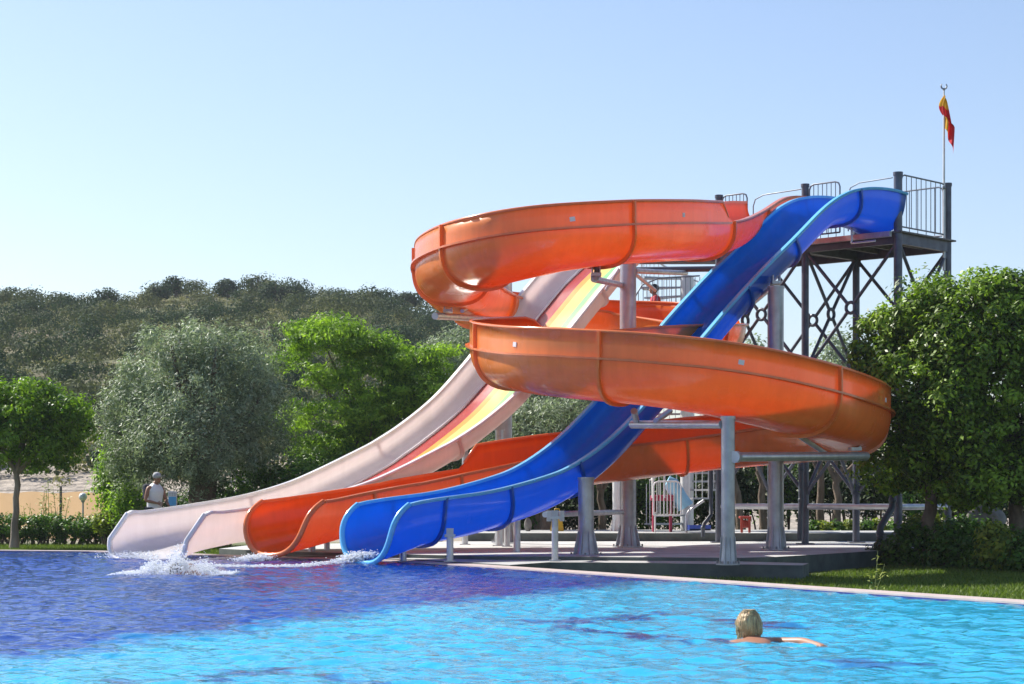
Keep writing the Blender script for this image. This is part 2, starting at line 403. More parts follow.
orange = Flume(C+up+Lv*hw, C+up-Lv*hw, dep, EL, ER, e1=.78, e2=.8, lean=.58, lean_len=1.5)
root = thing('water_slide', 'winding orange water slide with two big loops and a raised outer wall', 'water slide', (1.5, 33, 0))
orange.shell('flume', ['orange', 'orange_outer'], root, outer_mi=1)
def runs(mask):
    out = []; st = None
    for i in range(len(mask)+1):
        on = i < len(mask) and mask[i]
        if on and st is None: st = i
        if not on and st is not None: out.append((st, i)); st = None
    return out
FL = [(.0, -.022), (.085, -.022), (.085, .008), (.0, .008)]
for sd, ex in ((-1, EL), (1, ER)):
    for a, b in runs(ex > .02): orange.sweep([(o_+.02, u_) for o_, u_ in FL], 'outer_flange', ['orange_rim'], root, sd, a, b)
    for a, b in runs(ex <= .02): orange.sweep(LIP, 'rim', ['orange_rim'], root, sd, a, b)
    for a, b in runs(ex > .001): orange.top_bead('wall_top_bead', ['orange_rim'], root, sd, lambda i: a <= i < b)
orange.lip('exit_lip', ['orange_rim'], root, .045)
def ost_i(u): return int(np.argmin(np.abs(us-u)))
for u in (1.7, 3.0, 5.0, 7.6, 9.3, 11, 14, 17, 20, 22.9, 25.5, 29.0, 31.5, 35.4, 38.2, 41, 43):
    orange.rib(ost_i(u)).build('joint_flange', ['orange_outer'], root)
for u, sd in ((5.9, -1), (4.1, -1), (24.0, 1), (27.5, 1), (30.3, 1)):
    i = ost_i(u); side = sd; ex = (EL if sd < 0 else ER)[i]
    p = Vector(orange.pt(side, 0, .034)[i])+V(0, 0, ex*.35); n_ = Vector(orange.Wn[i])*side; t_ = Vector(orange.T[i])
    rot = Matrix((t_, n_, t_.cross(n_))).transposed()
    MB().box(p, (.09, .008, .07), rot).build('sticker', ['sticker'], root)

# ------------------------------------------------------------------ support columns and arms
def deck_z(p): return .10 if p[1] > 31 else .05
def column(x, d, top_y, r, base_z, label, flare=True, group='steel support columns of the slides', mat='galv', arms=(), fl=.10):
    X = (x-512)/F*d; zt = HC+(HY-top_y)/F*d
    t = thing('support_column', label, 'column', (X, d, base_z), group)
    MB().cyl((X, d, base_z), (X, d, zt), r, 20).build('shaft', [mat], t)
    MB().lathe([(.001, zt+.012), (r+.012, zt+.012), (r+.012, zt-.03), (r+.001, zt-.03)], (X, d, 0), 20, smooth=False).build('cap', [mat], t)
    if flare:
        mb = MB()
        for k in range(8):
            a = k*math.pi/4+.3; u = V(math.cos(a), math.sin(a), 0); w_ = V(-u.y, u.x, 0)*.008; o = V(X, d, base_z)
            P = [o+u*r*.9, o+u*(r+fl), o+u*(r+fl-.01)+V(0, 0, .05), o+u*(r+.012)+V(0, 0, .40), o+u*r*.9+V(0, 0, .40)]
            m = len(P); mb.add([p-w_ for p in P]+[p+w_ for p in P], [list(range(m))[::-1], list(range(m, 2*m))]+[[i, (i+1) % m, m+(i+1) % m, m+i] for i in range(m)])
        mb.build('gusset', [mat], t)
        MB().lathe([(r, .36), (r+fl*.12, .26), (r+fl*.4, .08), (r+fl*.6, .02), (r+fl*.6, 0)], (X, d, base_z), 16).build('base_flare', [mat], t)
        MB().lathe([(.001, .022), (r+fl+.03, .022), (r+fl+.03, 0)], (X, d, base_z), 16, smooth=False).build('base_plate', [mat], t)
        mbb = MB()
        for k in range(8):
            a = k*math.pi/4+.69; mbb.cyl((X+math.cos(a)*(r+fl+.01), d+math.sin(a)*(r+fl+.01), base_z+.02), (X+math.cos(a)*(r+fl+.01), d+math.sin(a)*(r+fl+.01), base_z+.06), .018, 6)
        mbb.build('anchor_bolts', ['bolt'], t)
    else:
        MB().box((X, d, base_z+.01), (r*4, r*4, .02)).build('base_plate', [mat], t)
    for a in arms:
        p0, p1, rr = a[:3]; kind = a[3] if len(a) > 3 else 'arm'
        if kind == 'saddle':
            mb = MB().box(p0, (.16, .30, .05), None).box(Vector(p0)+V(-.06, 0, .07), (.02, .22, .12)).box(Vector(p0)+V(.06, 0, .07), (.02, .22, .12)); mb.build('saddle_bracket', [mat], t)
        else: MB().cyl(p0, p1, rr, 14).build(kind, ['galv_pipe'], t)
    return t
c628 = (628-512)/F*36.6
column(628, 36.6, 259, .15, .10, 'tall thick grey column carrying the upper orange loop beside the striped bed', arms=[
    (W(621, 285, 36.6), W(594, 279, 32.0), .055), (W(596, 275, 31.9), W(596, 270, 31.9), .03, 'saddle'), (W(596, 279, 32.0), W(598, 266, 31.9), .05), (W(635, 271, 36.6), W(686, 273, 41.2), .05),
    (W(635, 274, 36.6), W(655, 290, 38.5), .035, 'strut'), (W(620, 268, 36.6), W(606, 290, 36.9), .03, 'strut')])
column(586, 32.0, 478, .125, .07, 'stout grey column with flared foot directly under the blue slide bed')
column(776, 34.8, 287, .135, .10, 'tall square-shouldered grey column under the upper part of the blue slide', fl=.07, arms=[(W(770, 289, 34.8), W(752, 304, 35.9), .04, 'strut'), (W(776, 283, 35.0), W(776, 283, 35.0), 0, 'saddle')])
column(728, 28.4, 417, .098, .05, 'front grey column holding the lower orange loop on two sideways arms', fl=.045, arms=[
    (W(722, 424.5, 28.4), W(632, 424.5, 30.2), .062), (W(636, 420, 30.0), W(634, 411, 29.6), .05, 'strut'), (W(656, 421, 29.6), W(670, 411, 30.2), .045, 'strut'),
    (W(735, 457, 28.4), W(866, 456, 31.6), .07), (W(825, 453, 30.6), W(787, 428, 29.6), .04, 'strut'), (W(855, 449, 31.4), W(855, 449, 31.4), 0, 'saddle'), (W(734, 457, 28.3), W(737, 457, 28.45), .085, 'collar')])
column(505, 39.4, 279, .14, .12, 'grey column behind the white slide holding the left end of the upper loop', arms=[
    (W(505, 320, 39.2), W(435, 316, 34.6), .06), (W(462, 311, 35.8), W(494, 291, 39.0), .035, 'strut'), (W(448, 311, 35.0), W(448, 311, 35.0), 0, 'saddle')])
column(617, 44.0, 447, .10, .12, 'slim white painted column standing between the blue bed and the thick grey column', mat='white_paint')
# low slide posts
def low_post(x, d, top_y, r, label, bz=.05, cross=True):
    X = (x-512)/F*d; zt = HC+(HY-top_y)/F*d
    t = thing('slide_post', label, 'post', (X, d, bz), 'short round posts under the lower slide runs')
    MB().cyl((X, d, bz), (X, d, zt), r, 16).build('shaft', ['galv_pipe'], t)
    MB().box((X, d, bz+.008), (r*3.4, r*3.4, .016)).build('base_plate', ['galv'], t)
    MB().box((X, d, zt+.02), (r*3, r*4.5, .04)).box((X, d-.05, zt+.08), (r*2, .02, .1)).box((X, d+.05, zt+.08), (r*2, .02, .1)).build('saddle_bracket', ['galv'], t)
    return t
low_post(403, 30.8, 541, .055, 'short round post nearest the mouth of the blue slide', 0.02)
low_post(450, 29.9, 537, .052, 'second short post from the mouth of the blue slide, standing beside the pool edge')
p = low_post(555, 30.2, 519, .05, 'tallest short post under the blue slide, with a crossbar and clamps on top')
MB().cyl(W(545, 514.5, 30.3), W(622, 512, 36.3), .045, 12).build('crossbar', ['galv_pipe'], p)
MB().box(W(549, 516, 30.3), (.07, .16, .16)).build('clamp', ['galv'], p); MB().box(W(562, 516, 30.9), (.07, .16, .16)).build('clamp', ['galv'], p)
low_post(507, 37.0, 514, .055, 'square-looking short post left of the tallest one in shade', .10)
low_post(517, 33.2, 510, .058, 'smooth short post just right of a shaded square one', .08)
low_post(312, 33.6, 544, .06, 'stubby post under the orange slide mouth', .03)
low_post(327, 34.6, 541, .05, 'stubby post behind the one under the orange slide mouth', .04)
low_post(465, 38.6, 455, .06, 'long thin post holding the white slide near its middle', .10)
low_post(499, 37.6, 430, .07, 'long stout post holding the striped bed where it flattens', .10)

# ------------------------------------------------------------------ start tower
DT = 37.5
N0 = V((898-512)/F*DT, DT, 0); dl = V(-.733, .680, 0)*2.09; dr = V(.680, .733, 0)*1.79
def G(i, j): return N0+dl*i+dr*j     # i bays to the left, j to the right-back
tower = thing('slide_tower', 'tall dark steel start tower with cross-braced posts and a railed platform', 'tower', (N0.x, N0.y, .1))
ZD, ZT = 6.0, 7.1
PR = {(0, 0): .082, (0, 1): .072}
for i in range(3):
    for j in range(2):
        g = G(i, j); r = PR.get((i, j), .072)
        zt = ZT if (j == 0 or i == 0) else ZD+.9
        p = MB().cyl((g.x, g.y, .1), (g.x, g.y, zt), r, 16).build('post', ['tower_steel'], tower)
        sub(MB().lathe([(.001, zt+.01), (r+.012, zt+.01), (r+.012, zt-.05), (r+.001, zt-.05)], (g.x, g.y, 0), 16, smooth=False), 'cap', ['tower_steel'], p)
        sub(MB().box((g.x, g.y, .112), (.32, .32, .024)), 'base_plate', ['tower_steel'], p)
def face(a, b): return [(a, b, 3.55, 5.72), (a, b, 1.15, 3.4)]
for a, b in (((0, 0), (1, 0)), ((1, 0), (2, 0)), ((0, 0), (0, 1)), ((0, 1), (1, 1)), ((1, 1), (2, 1)), ((1, 0), (1, 1)), ((2, 0), (2, 1))):
    A, B = G(*a), G(*b); t = (B-A).normalized(); A2 = A+t*.08; B2 = B-t*.08; nr = V(-t.y, t.x, 0)
    for z0, z1 in ((3.55, 5.72), (1.15, 3.35)):
        mid = (A2+B2)/2+V(0, 0, (z0+z1)/2); mb = MB()
        for e in (A2+V(0, 0, z0), A2+V(0, 0, z1), B2+V(0, 0, z0), B2+V(0, 0, z1)):
            q = mid+(e-mid).normalized()*.10; mb.cyl(q, e, .034, 10)
            mb.box(e, (.05, .05, .16))
        ring = [mid+(t*math.cos(k*math.pi/8)+V(0, 0, 1)*math.sin(k*math.pi/8))*.105 for k in range(17)]
        mb.tube(ring, .034, 8, caps=False); mb.build('cross_brace', ['tower_steel'], tower)
    MB().cyl(A2+V(0, 0, .83), B2+V(0, 0, .83), .055, 14).build('tie_beam', ['galv_pipe'], tower)
    MB().box((A+B)/2+V(0, 0, ZD-.13), ((B-A).length, .08, .20), Matrix((t, nr, V(0, 0, 1))).transposed()).build('deck_beam', ['tower_steel'], tower)
mb = MB(); e0 = G(-.02, -.12); rot = Matrix((dl.normalized(), dr.normalized(), V(0, 0, 1))).transposed()
cc = G(1, .5); mb.box((cc.x, cc.y, ZD-.015), (dl.length*2.12, dr.length*1.12, .03), rot)
for k in range(9):
    q = G(.0+2*k/8, .5); mb.box((q.x, q.y, ZD-.09), (.06, dr.length*.94, .1), rot)
mb.build('platform_deck', ['grate'], tower)
MB().box(G(0.5, -.1)+V(0, 0, ZD-.06), (2.0, .08, .1), rot).cyl(G(.35, -.25)+V(0, 0, ZD-.2), G(.35, -.25)+V(0, 0, ZD+.1), .02).cyl(G(.1, -.25)+V(0, 0, ZD-.2), G(.35, -.25)+V(0, 0, ZD-.2), .02).build('entry_bracket', ['galv_pipe'], tower)
def railing(a, b, z0, z1, nbar, parent, name='railing', mat='rail', r=.016, barr=.009):
    a, b = Vector(a), Vector(b); t = (b-a); L = t.length; t.normalize(); c = .1
    pts = [a+V(0, 0, z0), a+V(0, 0, z1-c), a+t*c*.3+V(0, 0, z1-c*.3), a+t*c+V(0, 0, z1), b-t*c+V(0, 0, z1), b-t*c*.3+V(0, 0, z1-c*.3), b+V(0, 0, z1-c), b+V(0, 0, z0)]
    o = MB().tube(pts, r, 8).cyl(a+V(0, 0, z0), b+V(0, 0, z0), r, 8).build(name, [mat], parent)
    for k in range(1, nbar):
        q = a+(b-a)*(k/nbar); bar = MB().cyl(q+V(0, 0, z0), q+V(0, 0, z1-.005), barr, 6)
        if parent is tower or parent is None: sub(bar, 'baluster', [mat], o)
        else: sub(bar, 'baluster', [mat], o)
    return o
u = dl.normalized(); v_ = dr.normalized()
railing(G(0, 0)+v_*.12, G(0, 1)-v_*.10, ZD+.10, ZD+1.08, 9, tower)
railing(G(0, 1)+u*.1, G(1, 1)-u*.1, ZD+.10, ZD+1.05, 10, tower)
railing(G(1, 1)+u*.1, G(2, 1)-u*.1, ZD+.10, ZD+1.05, 10, tower)
railing(G(1, 0)-u*.80, G(1, 0)-u*.10, ZD+.10, ZD+1.08, 7, tower)
railing(G(2, 0)-u*.70, G(2, 0)-u*.08, ZD+.10, ZD+1.08, 7, tower)
for a, b in ((G(0, 0)+u*.12, G(0, 0)+u*1.1), (G(1, 0)+u*.1, G(2, 0)-u*.85)):
    MB().tube([a+V(0, 0, ZD+1.02), b-u*.25+V(0, 0, ZD+1.0), b-u*.05+V(0, 0, ZD+.93), b+V(0, 0, ZD+.8), b+V(0, 0, ZD+.1)], .012, 8).build('entry_handrail', ['rail'], tower)
# walkway from platform to the wide slide and spiral stair
w0, w1 = G(2, .1), V(3.3, 43.2, 0)
# flagpole
fp = thing('flagpole', 'thin white flagpole with a crescent finial and a limp red and yellow flag', 'flagpole', W(944, 232, 38.7))
X, D_ = (944-512)/F*38.7, 38.7
zt = HC+(HY-90)/F*38.7
MB().tube([(X, D_, ZD-.6), (X, D_, zt)], [.028, .016], 10).build('pole', ['white_paint'], fp)
MB().tube([V(X+math.cos(a)*.055, D_, zt+.075+math.sin(a)*.055) for a in [R(d) for d in range(130, 411, 20)]], [.004, .01, .013, .015, .016, .016, .017, .017, .017, .016, .016, .015, .013, .01, .004], 8).ball((X, D_, zt+.005), .022).build('crescent_finial', ['bolt'], fp)
MB().cyl((X-.03, D_, ZD+1.0), (X+.03, D_, ZD+1.0), .035).build('clamp', ['bolt'], fp)
# limp flag: gathered folds hanging from the halyard side
mb = MB(); rows, cols_ = 26, 15; ztop = zt-.10; vs = []
for i in range(rows):
    f = i/(rows-1)
    for k in range(cols_):
        g = k/(cols_-1)
        wd_ = .05+.20*f**.8 if f < .5 else .22-.10*(f-.5)
        x = X-.10*math.sin(math.pi*min(f*1.5, 1))*(1-g)+wd_*g*(.75+.3*f)
        y = D_-.03+.075*math.sin(g*11+f*2.2)*(.35+.65*f)
        z = ztop-f*(.62+.42*g)-.10*g*g
        vs.append((x, y, z))
for i in range(rows-1):
    for k in range(cols_-1):
        f = i/(rows-1); g = k/(cols_-1)
        yel = (f < .30-.12*g) or (f+.25*g > .62 and g < .34)
        mb.f.append([i*cols_+k, i*cols_+k+1, (i+1)*cols_+k+1, (i+1)*cols_+k]); mb.mi.append(1 if yel else 0); mb.sm.append(True)
mb.v = vs; fl = mb.build('flag', ['flag_red', 'flag_yellow'], fp)

# spiral stair
sx, sd = (687-512)/F*45, 45
st = thing('spiral_staircase', 'white railed spiral staircase winding round a thick pale column behind the slides', 'staircase', (sx, sd, .25))
MB().cyl((sx, sd, .25), (sx, sd, ZD+.0), .15, 20).build('column', ['white_paint'], st)
nst = 30
outer = []
for k in range(nst):
    a = R(200+k*24); z = .25+.19*(k+1); 
    c0, c1 = a, a+R(25); P = []
    for rr, aa in ((.14, c0), (1.05, c0), (1.05, c1), (.14, c1)): P.append(V(sx+rr*math.cos(aa), sd+rr*math.sin(aa), z))
    MB().add([p-V(0, 0, .04) for p in P]+P, [[3, 2, 1, 0], [4, 5, 6, 7], [0, 1, 5, 4], [1, 2, 6, 5], [2, 3, 7, 6], [3, 0, 4, 7]]).build('tread', ['galv'], st)
    outer.append((a+R(12), z))
hr = MB().tube([V(sx+1.03*math.cos(a), sd+1.03*math.sin(a), z+.95) for a, z in outer], .022, 8).build('handrail', ['white_paint'], st)
for a, z in outer:
    for da in (-8, 0, 8): sub(MB().cyl(V(sx+1.03*math.cos(a+R(da)), sd+1.03*math.sin(a+R(da)), z-.02), V(sx+1.03*math.cos(a+R(da)), sd+1.03*math.sin(a+R(da)), z+.94+da*.008), .010, 6), 'baluster', ['white_paint'], hr)
# top landing with flat railing in front of the stair
lx0, lx1 = (634-512)/F*43.6, (700-512)/F*43.6
lz = 4.8
MB().box(((lx0+lx1)/2, 44.1, lz-.04), (lx1-lx0, 1.0, .08)).build('landing', ['galv'], st)
MB().tube([V(lx0, 43.65, lz), V(lx0, 43.65, lz+.55), V(lx0+.18, 43.65, lz+.85), V(lx0+.55, 43.65, lz+1.0), V(lx1, 43.65, lz+1.05)], .018, 8).build('landing_handrail', ['rail'], st)
for k in range(14):
    x = lx0+.1+(lx1-lx0-.1)*k/13; top = lz+min(1.02, .62+.9*(x-lx0)); MB().cyl((x, 43.65, lz), (x, 43.65, top), .009, 6).build('baluster', ['rail'], st)
# bridge from the tower platform towards the stair and the wide slide
br = [G(2, 0), G(2, 1)]
MB().box(((4.6+2.2)/2-.35, 41.9, ZD-.05), (2.6, .5, .05)).build('bridge_deck', ['grate'], tower)
MB().cyl((1.9, 41.3, ZD-.3), (4.3, 41.0, ZD-.3), .06, 10).build('bridge_beam', ['tower_steel'], tower)
# gate railing at the stair foot
gr = thing('safety_gate', 'white barred gate panel at the foot of the spiral staircase', 'gate', ((663-512)/F*42.3, 42.3, .3))
railing(V((653.5-512)/F*42.3, 42.3, 0), V((681-512)/F*42.3, 42.3, 0), HC+(HY-515)/F*42.3, HC+(HY-481.5)/F*42.3, 8, gr, 'gate_frame', 'white_paint', .018, .011)
MB().cyl(V((655-512)/F*42.3, 42.3, .25), V((655-512)/F*42.3, 42.3, .7), .018).build('gate_post', ['white_paint'], gr)
# children's ride-on and bits under the tower
def ride(name, label, cat, loc, body, parts):
    t = thing(name, label, cat, loc); return t
kx, kd = (666-512)/F*43, 43
t = thing('toy_slide', 'small plastic toy slide with a raspberry body and pale blue chute behind the gate', 'toy', (kx, kd, .3))
MB().box((kx-.08, kd, 1.0), (.5, .4, .13), bev=.04).box((kx-.27, kd, .62), (.05, .3, .7), bev=.02).box((kx+.1, kd, .62), (.05, .3, .7), bev=.02).build('body', ['pink_plastic'], t)
ch = [V(kx+.02, kd, 1.35), V(kx+.12, kd, 1.3), V(kx+.3, kd, 1.0), V(kx+.42, kd, .8)]
MB().tube(ch, [.14, .17, .17, .19], 10).build('chute', ['sky_plastic'], t)
MB().tube([V(kx-.3, kd-.2, 1.0), V(kx-.3, kd-.2, 1.5), V(kx-.05, kd-.2, 1.5), V(kx-.05, kd-.2, 1.0)], .025, 8).build('handle', ['white_paint'], t)
bx, bd = (746-512)/F*41.5, 41.5
t = thing('toy_table', 'low red plastic table at the back under the tower', 'table', (bx-.02, bd, .15))
MB().box((bx-.02, bd, .60), (.24, .3, .05), bev=.02).build('top', ['red_plastic'], t)
for dx in (-.10, .06): MB().box((bx+dx, bd-.1, .43), (.05, .06, .30), bev=.015).build('leg', ['red_plastic'], t)
MB().box((bx, bd+.06, .46), (.15, .18, .16), bev=.03).build('shelf_box', ['red_plastic'], t)
bx, bd = (699-512)/F*42, 42
t = thing('foot_trough', 'low blue foot rinsing trough beside the staircase', 'trough', (bx, bd, .2))
mb = MB().box((bx, bd, .34), (.44, .5, .03)); 
for s_ in (-1, 1): mb.box((bx+s_*.21, bd, .38), (.03, .5, .1)); mb.box((bx, bd+s_*.235, .38), (.39, .03, .1))
mb.build('basin', ['blue_plastic'], t)
MB().tube([V(bx-.27, bd, .2), V(bx-.27, bd, .62), V(bx-.2, bd, .74), V(bx+.1, bd, .95)], .03, 8).build('tap_pipe', ['galv_pipe'], t)
bx, bd = (557-512)/F*44, 44
t = thing('caution_sign', 'yellow folding floor sign standing in the shade under the slides', 'sign', (bx, bd, .25))
for s_ in (-1, 1):
    rot = Matrix.Rotation(R(14)*s_, 3, 'X'); mb = MB()
    P = [(-.15, 0), (.15, 0), (.09, .46), (-.09, .46)]
    vs = [rot @ V(x, s_*.0-.008, z-.46) for x, z in P]+[rot @ V(x, .008, z-.46) for x, z in P]
    mb.add([p+V(bx, bd, .25+.45) for p in vs], [[0, 1, 2, 3], [7, 6, 5, 4], [0, 4, 5, 1], [1, 5, 6, 2], [2, 6, 7, 3], [3, 7, 4, 0]]); mb.build('panel', ['yellow_plastic'], t)
MB().tube([V(bx-.06, bd, .7), V(bx-.05, bd, .76), V(bx+.05, bd, .76), V(bx+.06, bd, .7)], .014, 6).build('handle', ['yellow_plastic'], t)
# drain pipes
def drain(label, pts, r):
    mb = MB().tube(pts, r, 12)
    o = mb.build('drain_pipe', ['dark_pipe']); tag(o, label, 'pipe', 'dark drain pipes on the tower posts')
    for p in (pts[1], pts[-2]): MB().ball(p, r*1.25, 10, 6).build('elbow', ['dark_pipe'], None).parent = o
    return o
drain('dark drain pipe with a kinked foot beside the front corner post of the tower', [W(893, 440, 36.6), W(892.5, 500, 36.6), W(892, 508, 36.6), W(880.5, 527, 36.2), W(880, 533, 36.2), W(880, 546, 36.2)], .062)
drain('dark straight drain pipe standing next to the middle tower post', [W(801, 446, 38.6), W(801, 470, 38.6), W(801, 500, 38.6), W(799.5, 540, 38.6)], .05)
drain('dark thin drain pipe with a bend beside the hidden tower post', [W(711, 470, 39.8), W(711, 497, 39.8), W(711, 515, 39.8), W(704, 524, 39.6), W(703, 528, 39.6), W(703, 537, 39.6)], .04)

# ------------------------------------------------------------------ pool, ground, decks
shore_px = [((-900), 20)]
def Z0(x, y, z): d = (HC-z)*F/(y-HY); return ((x-512)/F*d, d)
CZ = .03
edge = [(9.8, 9.0), (4.77, 18.65), (1.56, 24.83), (-.30, 28.4), (-.95, 29.55), (-1.7, 30.85), (-2.8, 32.0), (-4.4, 33.3), (-5.6, 34.6), (-6.7, 35.7), (-7.7, 36.6), (-9.55, 37.2), (-13, 37.6), (-26, 38.5)]
POOL = edge+[(-26, 2.0), (13.5, 2.0)]
def in_poly(x, y, P=POOL):
    x = np.asarray(x); y = np.asarray(y); c = np.zeros(x.shape, bool); n = len(P)
    for i in range(n):
        x0, y0 = P[i]; x1, y1 = P[(i+1) % n]
        if y0 == y1: continue
        c ^= ((y0 > y) != (y1 > y)) & (x < (x1-x0)*(y-y0)/(y1-y0)+x0)
    return c
def mesh_np(name, verts, faces, mats, smooth=True, tint=None, parent=None):
    me = bpy.data.meshes.new(name); nf, k = faces.shape
    me.vertices.add(len(verts)); me.vertices.foreach_set('co', np.ascontiguousarray(verts, np.float32).ravel())
    me.loops.add(nf*k); me.loops.foreach_set('vertex_index', np.ascontiguousarray(faces, np.int32).ravel())
    me.polygons.add(nf); me.polygons.foreach_set('loop_start', np.arange(nf, dtype=np.int32)*k)
    me.polygons.foreach_set('use_smooth', np.full(nf, smooth))
    for m in mats: me.materials.append(M[m] if isinstance(m, str) else m)
    if tint is not None:
        a = me.attributes.new('tint', 'FLOAT_COLOR', 'POINT'); c = np.ones((len(verts), 4), np.float32); c[:, :3] = np.asarray(tint)[:, None]; a.data.foreach_set('color', c.ravel())
    me.update(calc_edges=True); return link(name, me, parent)
# water surface: summed ripples
def waves(x, y, rng=np.random.default_rng(3)):
    h = np.zeros_like(x); cur = .5+.5*np.sin(x*.35+y*.22+1)*np.sin(y*.31-x*.12)
    for k in range(60):
        lam = .11*(5 ** (rng.random()**1.1)) if k > 6 else rng.uniform(.8, 2.4)
        th = rng.normal(1.5, .9); a = .0039*lam**.98 if k > 6 else .0014*lam**.5
        kx, ky = 2*math.pi/lam*math.cos(th), 2*math.pi/lam*math.sin(th)
        q = kx*x+ky*y+rng.random()*6.28+.6*np.sin(x*1.3+k)+.6*np.sin(y*1.1+2*k)
        h += a*(.7+.6*cur)*(np.sin(q)+.22*np.sin(2*q+.6))
    return h
def grid_sheet(xs, ys):
    X_, Y_ = np.meshgrid(xs, ys); n, m = X_.shape
    i = np.arange(n*m).reshape(n, m); Fq = np.stack([i[:-1, :-1], i[:-1, 1:], i[1:, 1:], i[1:, :-1]], -1).reshape(-1, 4)
    return X_.ravel(), Y_.ravel(), Fq
gy = np.concatenate([np.arange(2.5, 9, .12), np.arange(9, 20, .028), np.arange(20, 38.6, .042)])
gx = np.concatenate([np.arange(-25.5, -11, .22), np.arange(-11, 6.5, .036), np.arange(6.5, 13.5, .15)])
X_, Y_, Fq = grid_sheet(gx, gy); cx, cyy = X_[Fq].mean(1), Y_[Fq].mean(1)
Fq = Fq[in_poly(cx, cyy)]; used = np.unique(Fq); mp = -np.ones(len(X_), int); mp[used] = np.arange(len(used))
X_, Y_ = X_[used], Y_[used]; Fq = mp[Fq]
Zw = waves(X_, Y_)
m, nt, out = new_mat('water')
rf = nd(nt, 'ShaderNodeBsdfRefraction'); rf.inputs['IOR'].default_value = 1.333; rf.inputs['Roughness'].default_value = 0; rf.inputs[0].default_value = (.88, .98, 1, 1)
gl = nd(nt, 'ShaderNodeBsdfGlossy'); gl.inputs['Roughness'].default_value = .03
fr = nd(nt, 'ShaderNodeFresnel'); fr.inputs[0].default_value = 1.333
n1 = noise(nt, 9, 2, .5, vec_scale=(.85, 1.15, 1), dist=.7); n2 = noise(nt, 22, 1, .5, vec_scale=(.8, 1.2, 1), dist=.5)
ad = nd(nt, 'ShaderNodeMath', operation='MULTIPLY_ADD'); nt.links.new(n2.outputs['Fac'], ad.inputs[0]); ad.inputs[1].default_value = .32; nt.links.new(n1.outputs['Fac'], ad.inputs[2])
bp = nd(nt, 'ShaderNodeBump'); bp.inputs['Strength'].default_value = 1; bp.inputs['Distance'].default_value = .012; nt.links.new(ad.outputs[0], bp.inputs['Height'])
for n_ in (rf, gl, fr): nt.links.new(bp.outputs[0], n_.inputs['Normal'])
mx = nd(nt, 'ShaderNodeMixShader'); nt.links.new(fr.outputs[0], mx.inputs[0]); df = nd(nt, 'ShaderNodeBsdfDiffuse'); nt.links.new(bp.outputs[0], df.inputs['Normal'])
at = nd(nt, 'ShaderNodeAttribute'); at.attribute_name = 'tint'; cr = ramp(nt, at.outputs['Fac'], [(.2, (.003, .075, .40)), (.75, (.032, .53, .82))]); nt.links.new(cr.outputs[0], df.inputs[0])
bx_ = nd(nt, 'ShaderNodeMixShader'); fm = nd(nt, 'ShaderNodeMapRange'); fm.inputs[3].default_value = .36; fm.inputs[4].default_value = .56; nt.links.new(at.outputs['Fac'], fm.inputs[0]); nt.links.new(fm.outputs[0], bx_.inputs[0]); nt.links.new(rf.outputs[0], bx_.inputs[1]); nt.links.new(df.outputs[0], bx_.inputs[2])
nt.links.new(bx_.outputs[0], mx.inputs[1]); nt.links.new(gl.outputs[0], mx.inputs[2]); nt.links.new(mx.outputs[0], out.inputs[0])
M['water'] = m
BL = [(-6.6, 4.0), (-3.25, 12.3), (-.88, 18.6), (.35, 21.1), (1.35, 23.4), (2.2, 24.0)]
wob = .16*np.sin(X_*3.1+Y_*2)+.13*np.sin(X_*9+Y_*7)+.10*np.sin(Y_*17+X_*4)
msk = sum(in_poly(X_+wob+ox, Y_+oy, BL+[(14, 5), (14, 2), (-7.2, 2)]).astype(float) for ox, oy in ((-.45, 0), (-.15, .3), (.15, -.3), (.45, 0), (0, .5), (0, -.5)))/6
def near_seg(pts, w):
    r_ = np.zeros_like(X_)
    for (ax, ay), (bx2, by2) in zip(pts[:-1], pts[1:]):
        dx, dy = bx2-ax, by2-ay; t_ = np.clip(((X_+wob-ax)*dx+(Y_-ay)*dy)/(dx*dx+dy*dy), 0, 1); dd = np.hypot(X_+wob*1.2-ax-t_*dx, Y_-ay-t_*dy)
        r_ = np.maximum(r_, np.clip((w-dd)/.12+.5, 0, 1))
    return r_
for pp, w_ in (([(690, 612.5), (578, 621), (585, 629), (712, 642)], .16), ([(735, 620), (800, 627)], .22), ([(120, 685), (268, 668), (380, 684)], .13), ([(812, 662), (872, 667)], .2)):
    msk = msk*(1-.72*near_seg([Z0(*q_, 0) for q_ in pp], w_))
water = mesh_np('pool_water', np.stack([X_, Y_, Zw], 1), Fq, ['water'], tint=msk); tag(water, kind='structure')
# mosaic materials for the basin
def mosaic(name, c1, c2, grout, tile=.12):
    m, nt, out = new_mat(name); p = nd(nt, 'ShaderNodeBsdfPrincipled'); p.inputs['Roughness'].default_value = .3
    n = noise(nt, 9, 2); r = ramp(nt, n.outputs['Fac'], [(.35, c2), (.65, c1)])
    br = nd(nt, 'ShaderNodeTexBrick'); br.offset = 0; br.inputs['Scale'].default_value = 1; br.inputs['Brick Width'].default_value = tile; br.inputs['Row Height'].default_value = tile; br.inputs['Mortar Size'].default_value = .006
    tc = nt.nodes.new('ShaderNodeTexCoord'); nt.links.new(tc.outputs['Object'], br.inputs['Vector'])
    mx = nd(nt, 'ShaderNodeMix', data_type='RGBA'); nt.links.new(br.outputs['Fac'], mx.inputs[0]); nt.links.new(r.outputs[0], mx.inputs[6]); mx.inputs[7].default_value = (*grout, 1)
    nt.links.new(mx.outputs[2], p.inputs['Base Color']); nt.links.new(p.outputs[0], out.inputs[0]); M[name] = m
mosaic('tile_light', (.13, .66, .92), (.07, .54, .88), (.35, .7, .85))
mosaic('tile_deep', (.008, .085, .62), (.004, .05, .46), (.04, .13, .4))
mosaic('tile_line', (.006, .02, .22), (.004, .015, .15), (.03, .05, .2))
ZF, ZDP = -1.35, -2.1
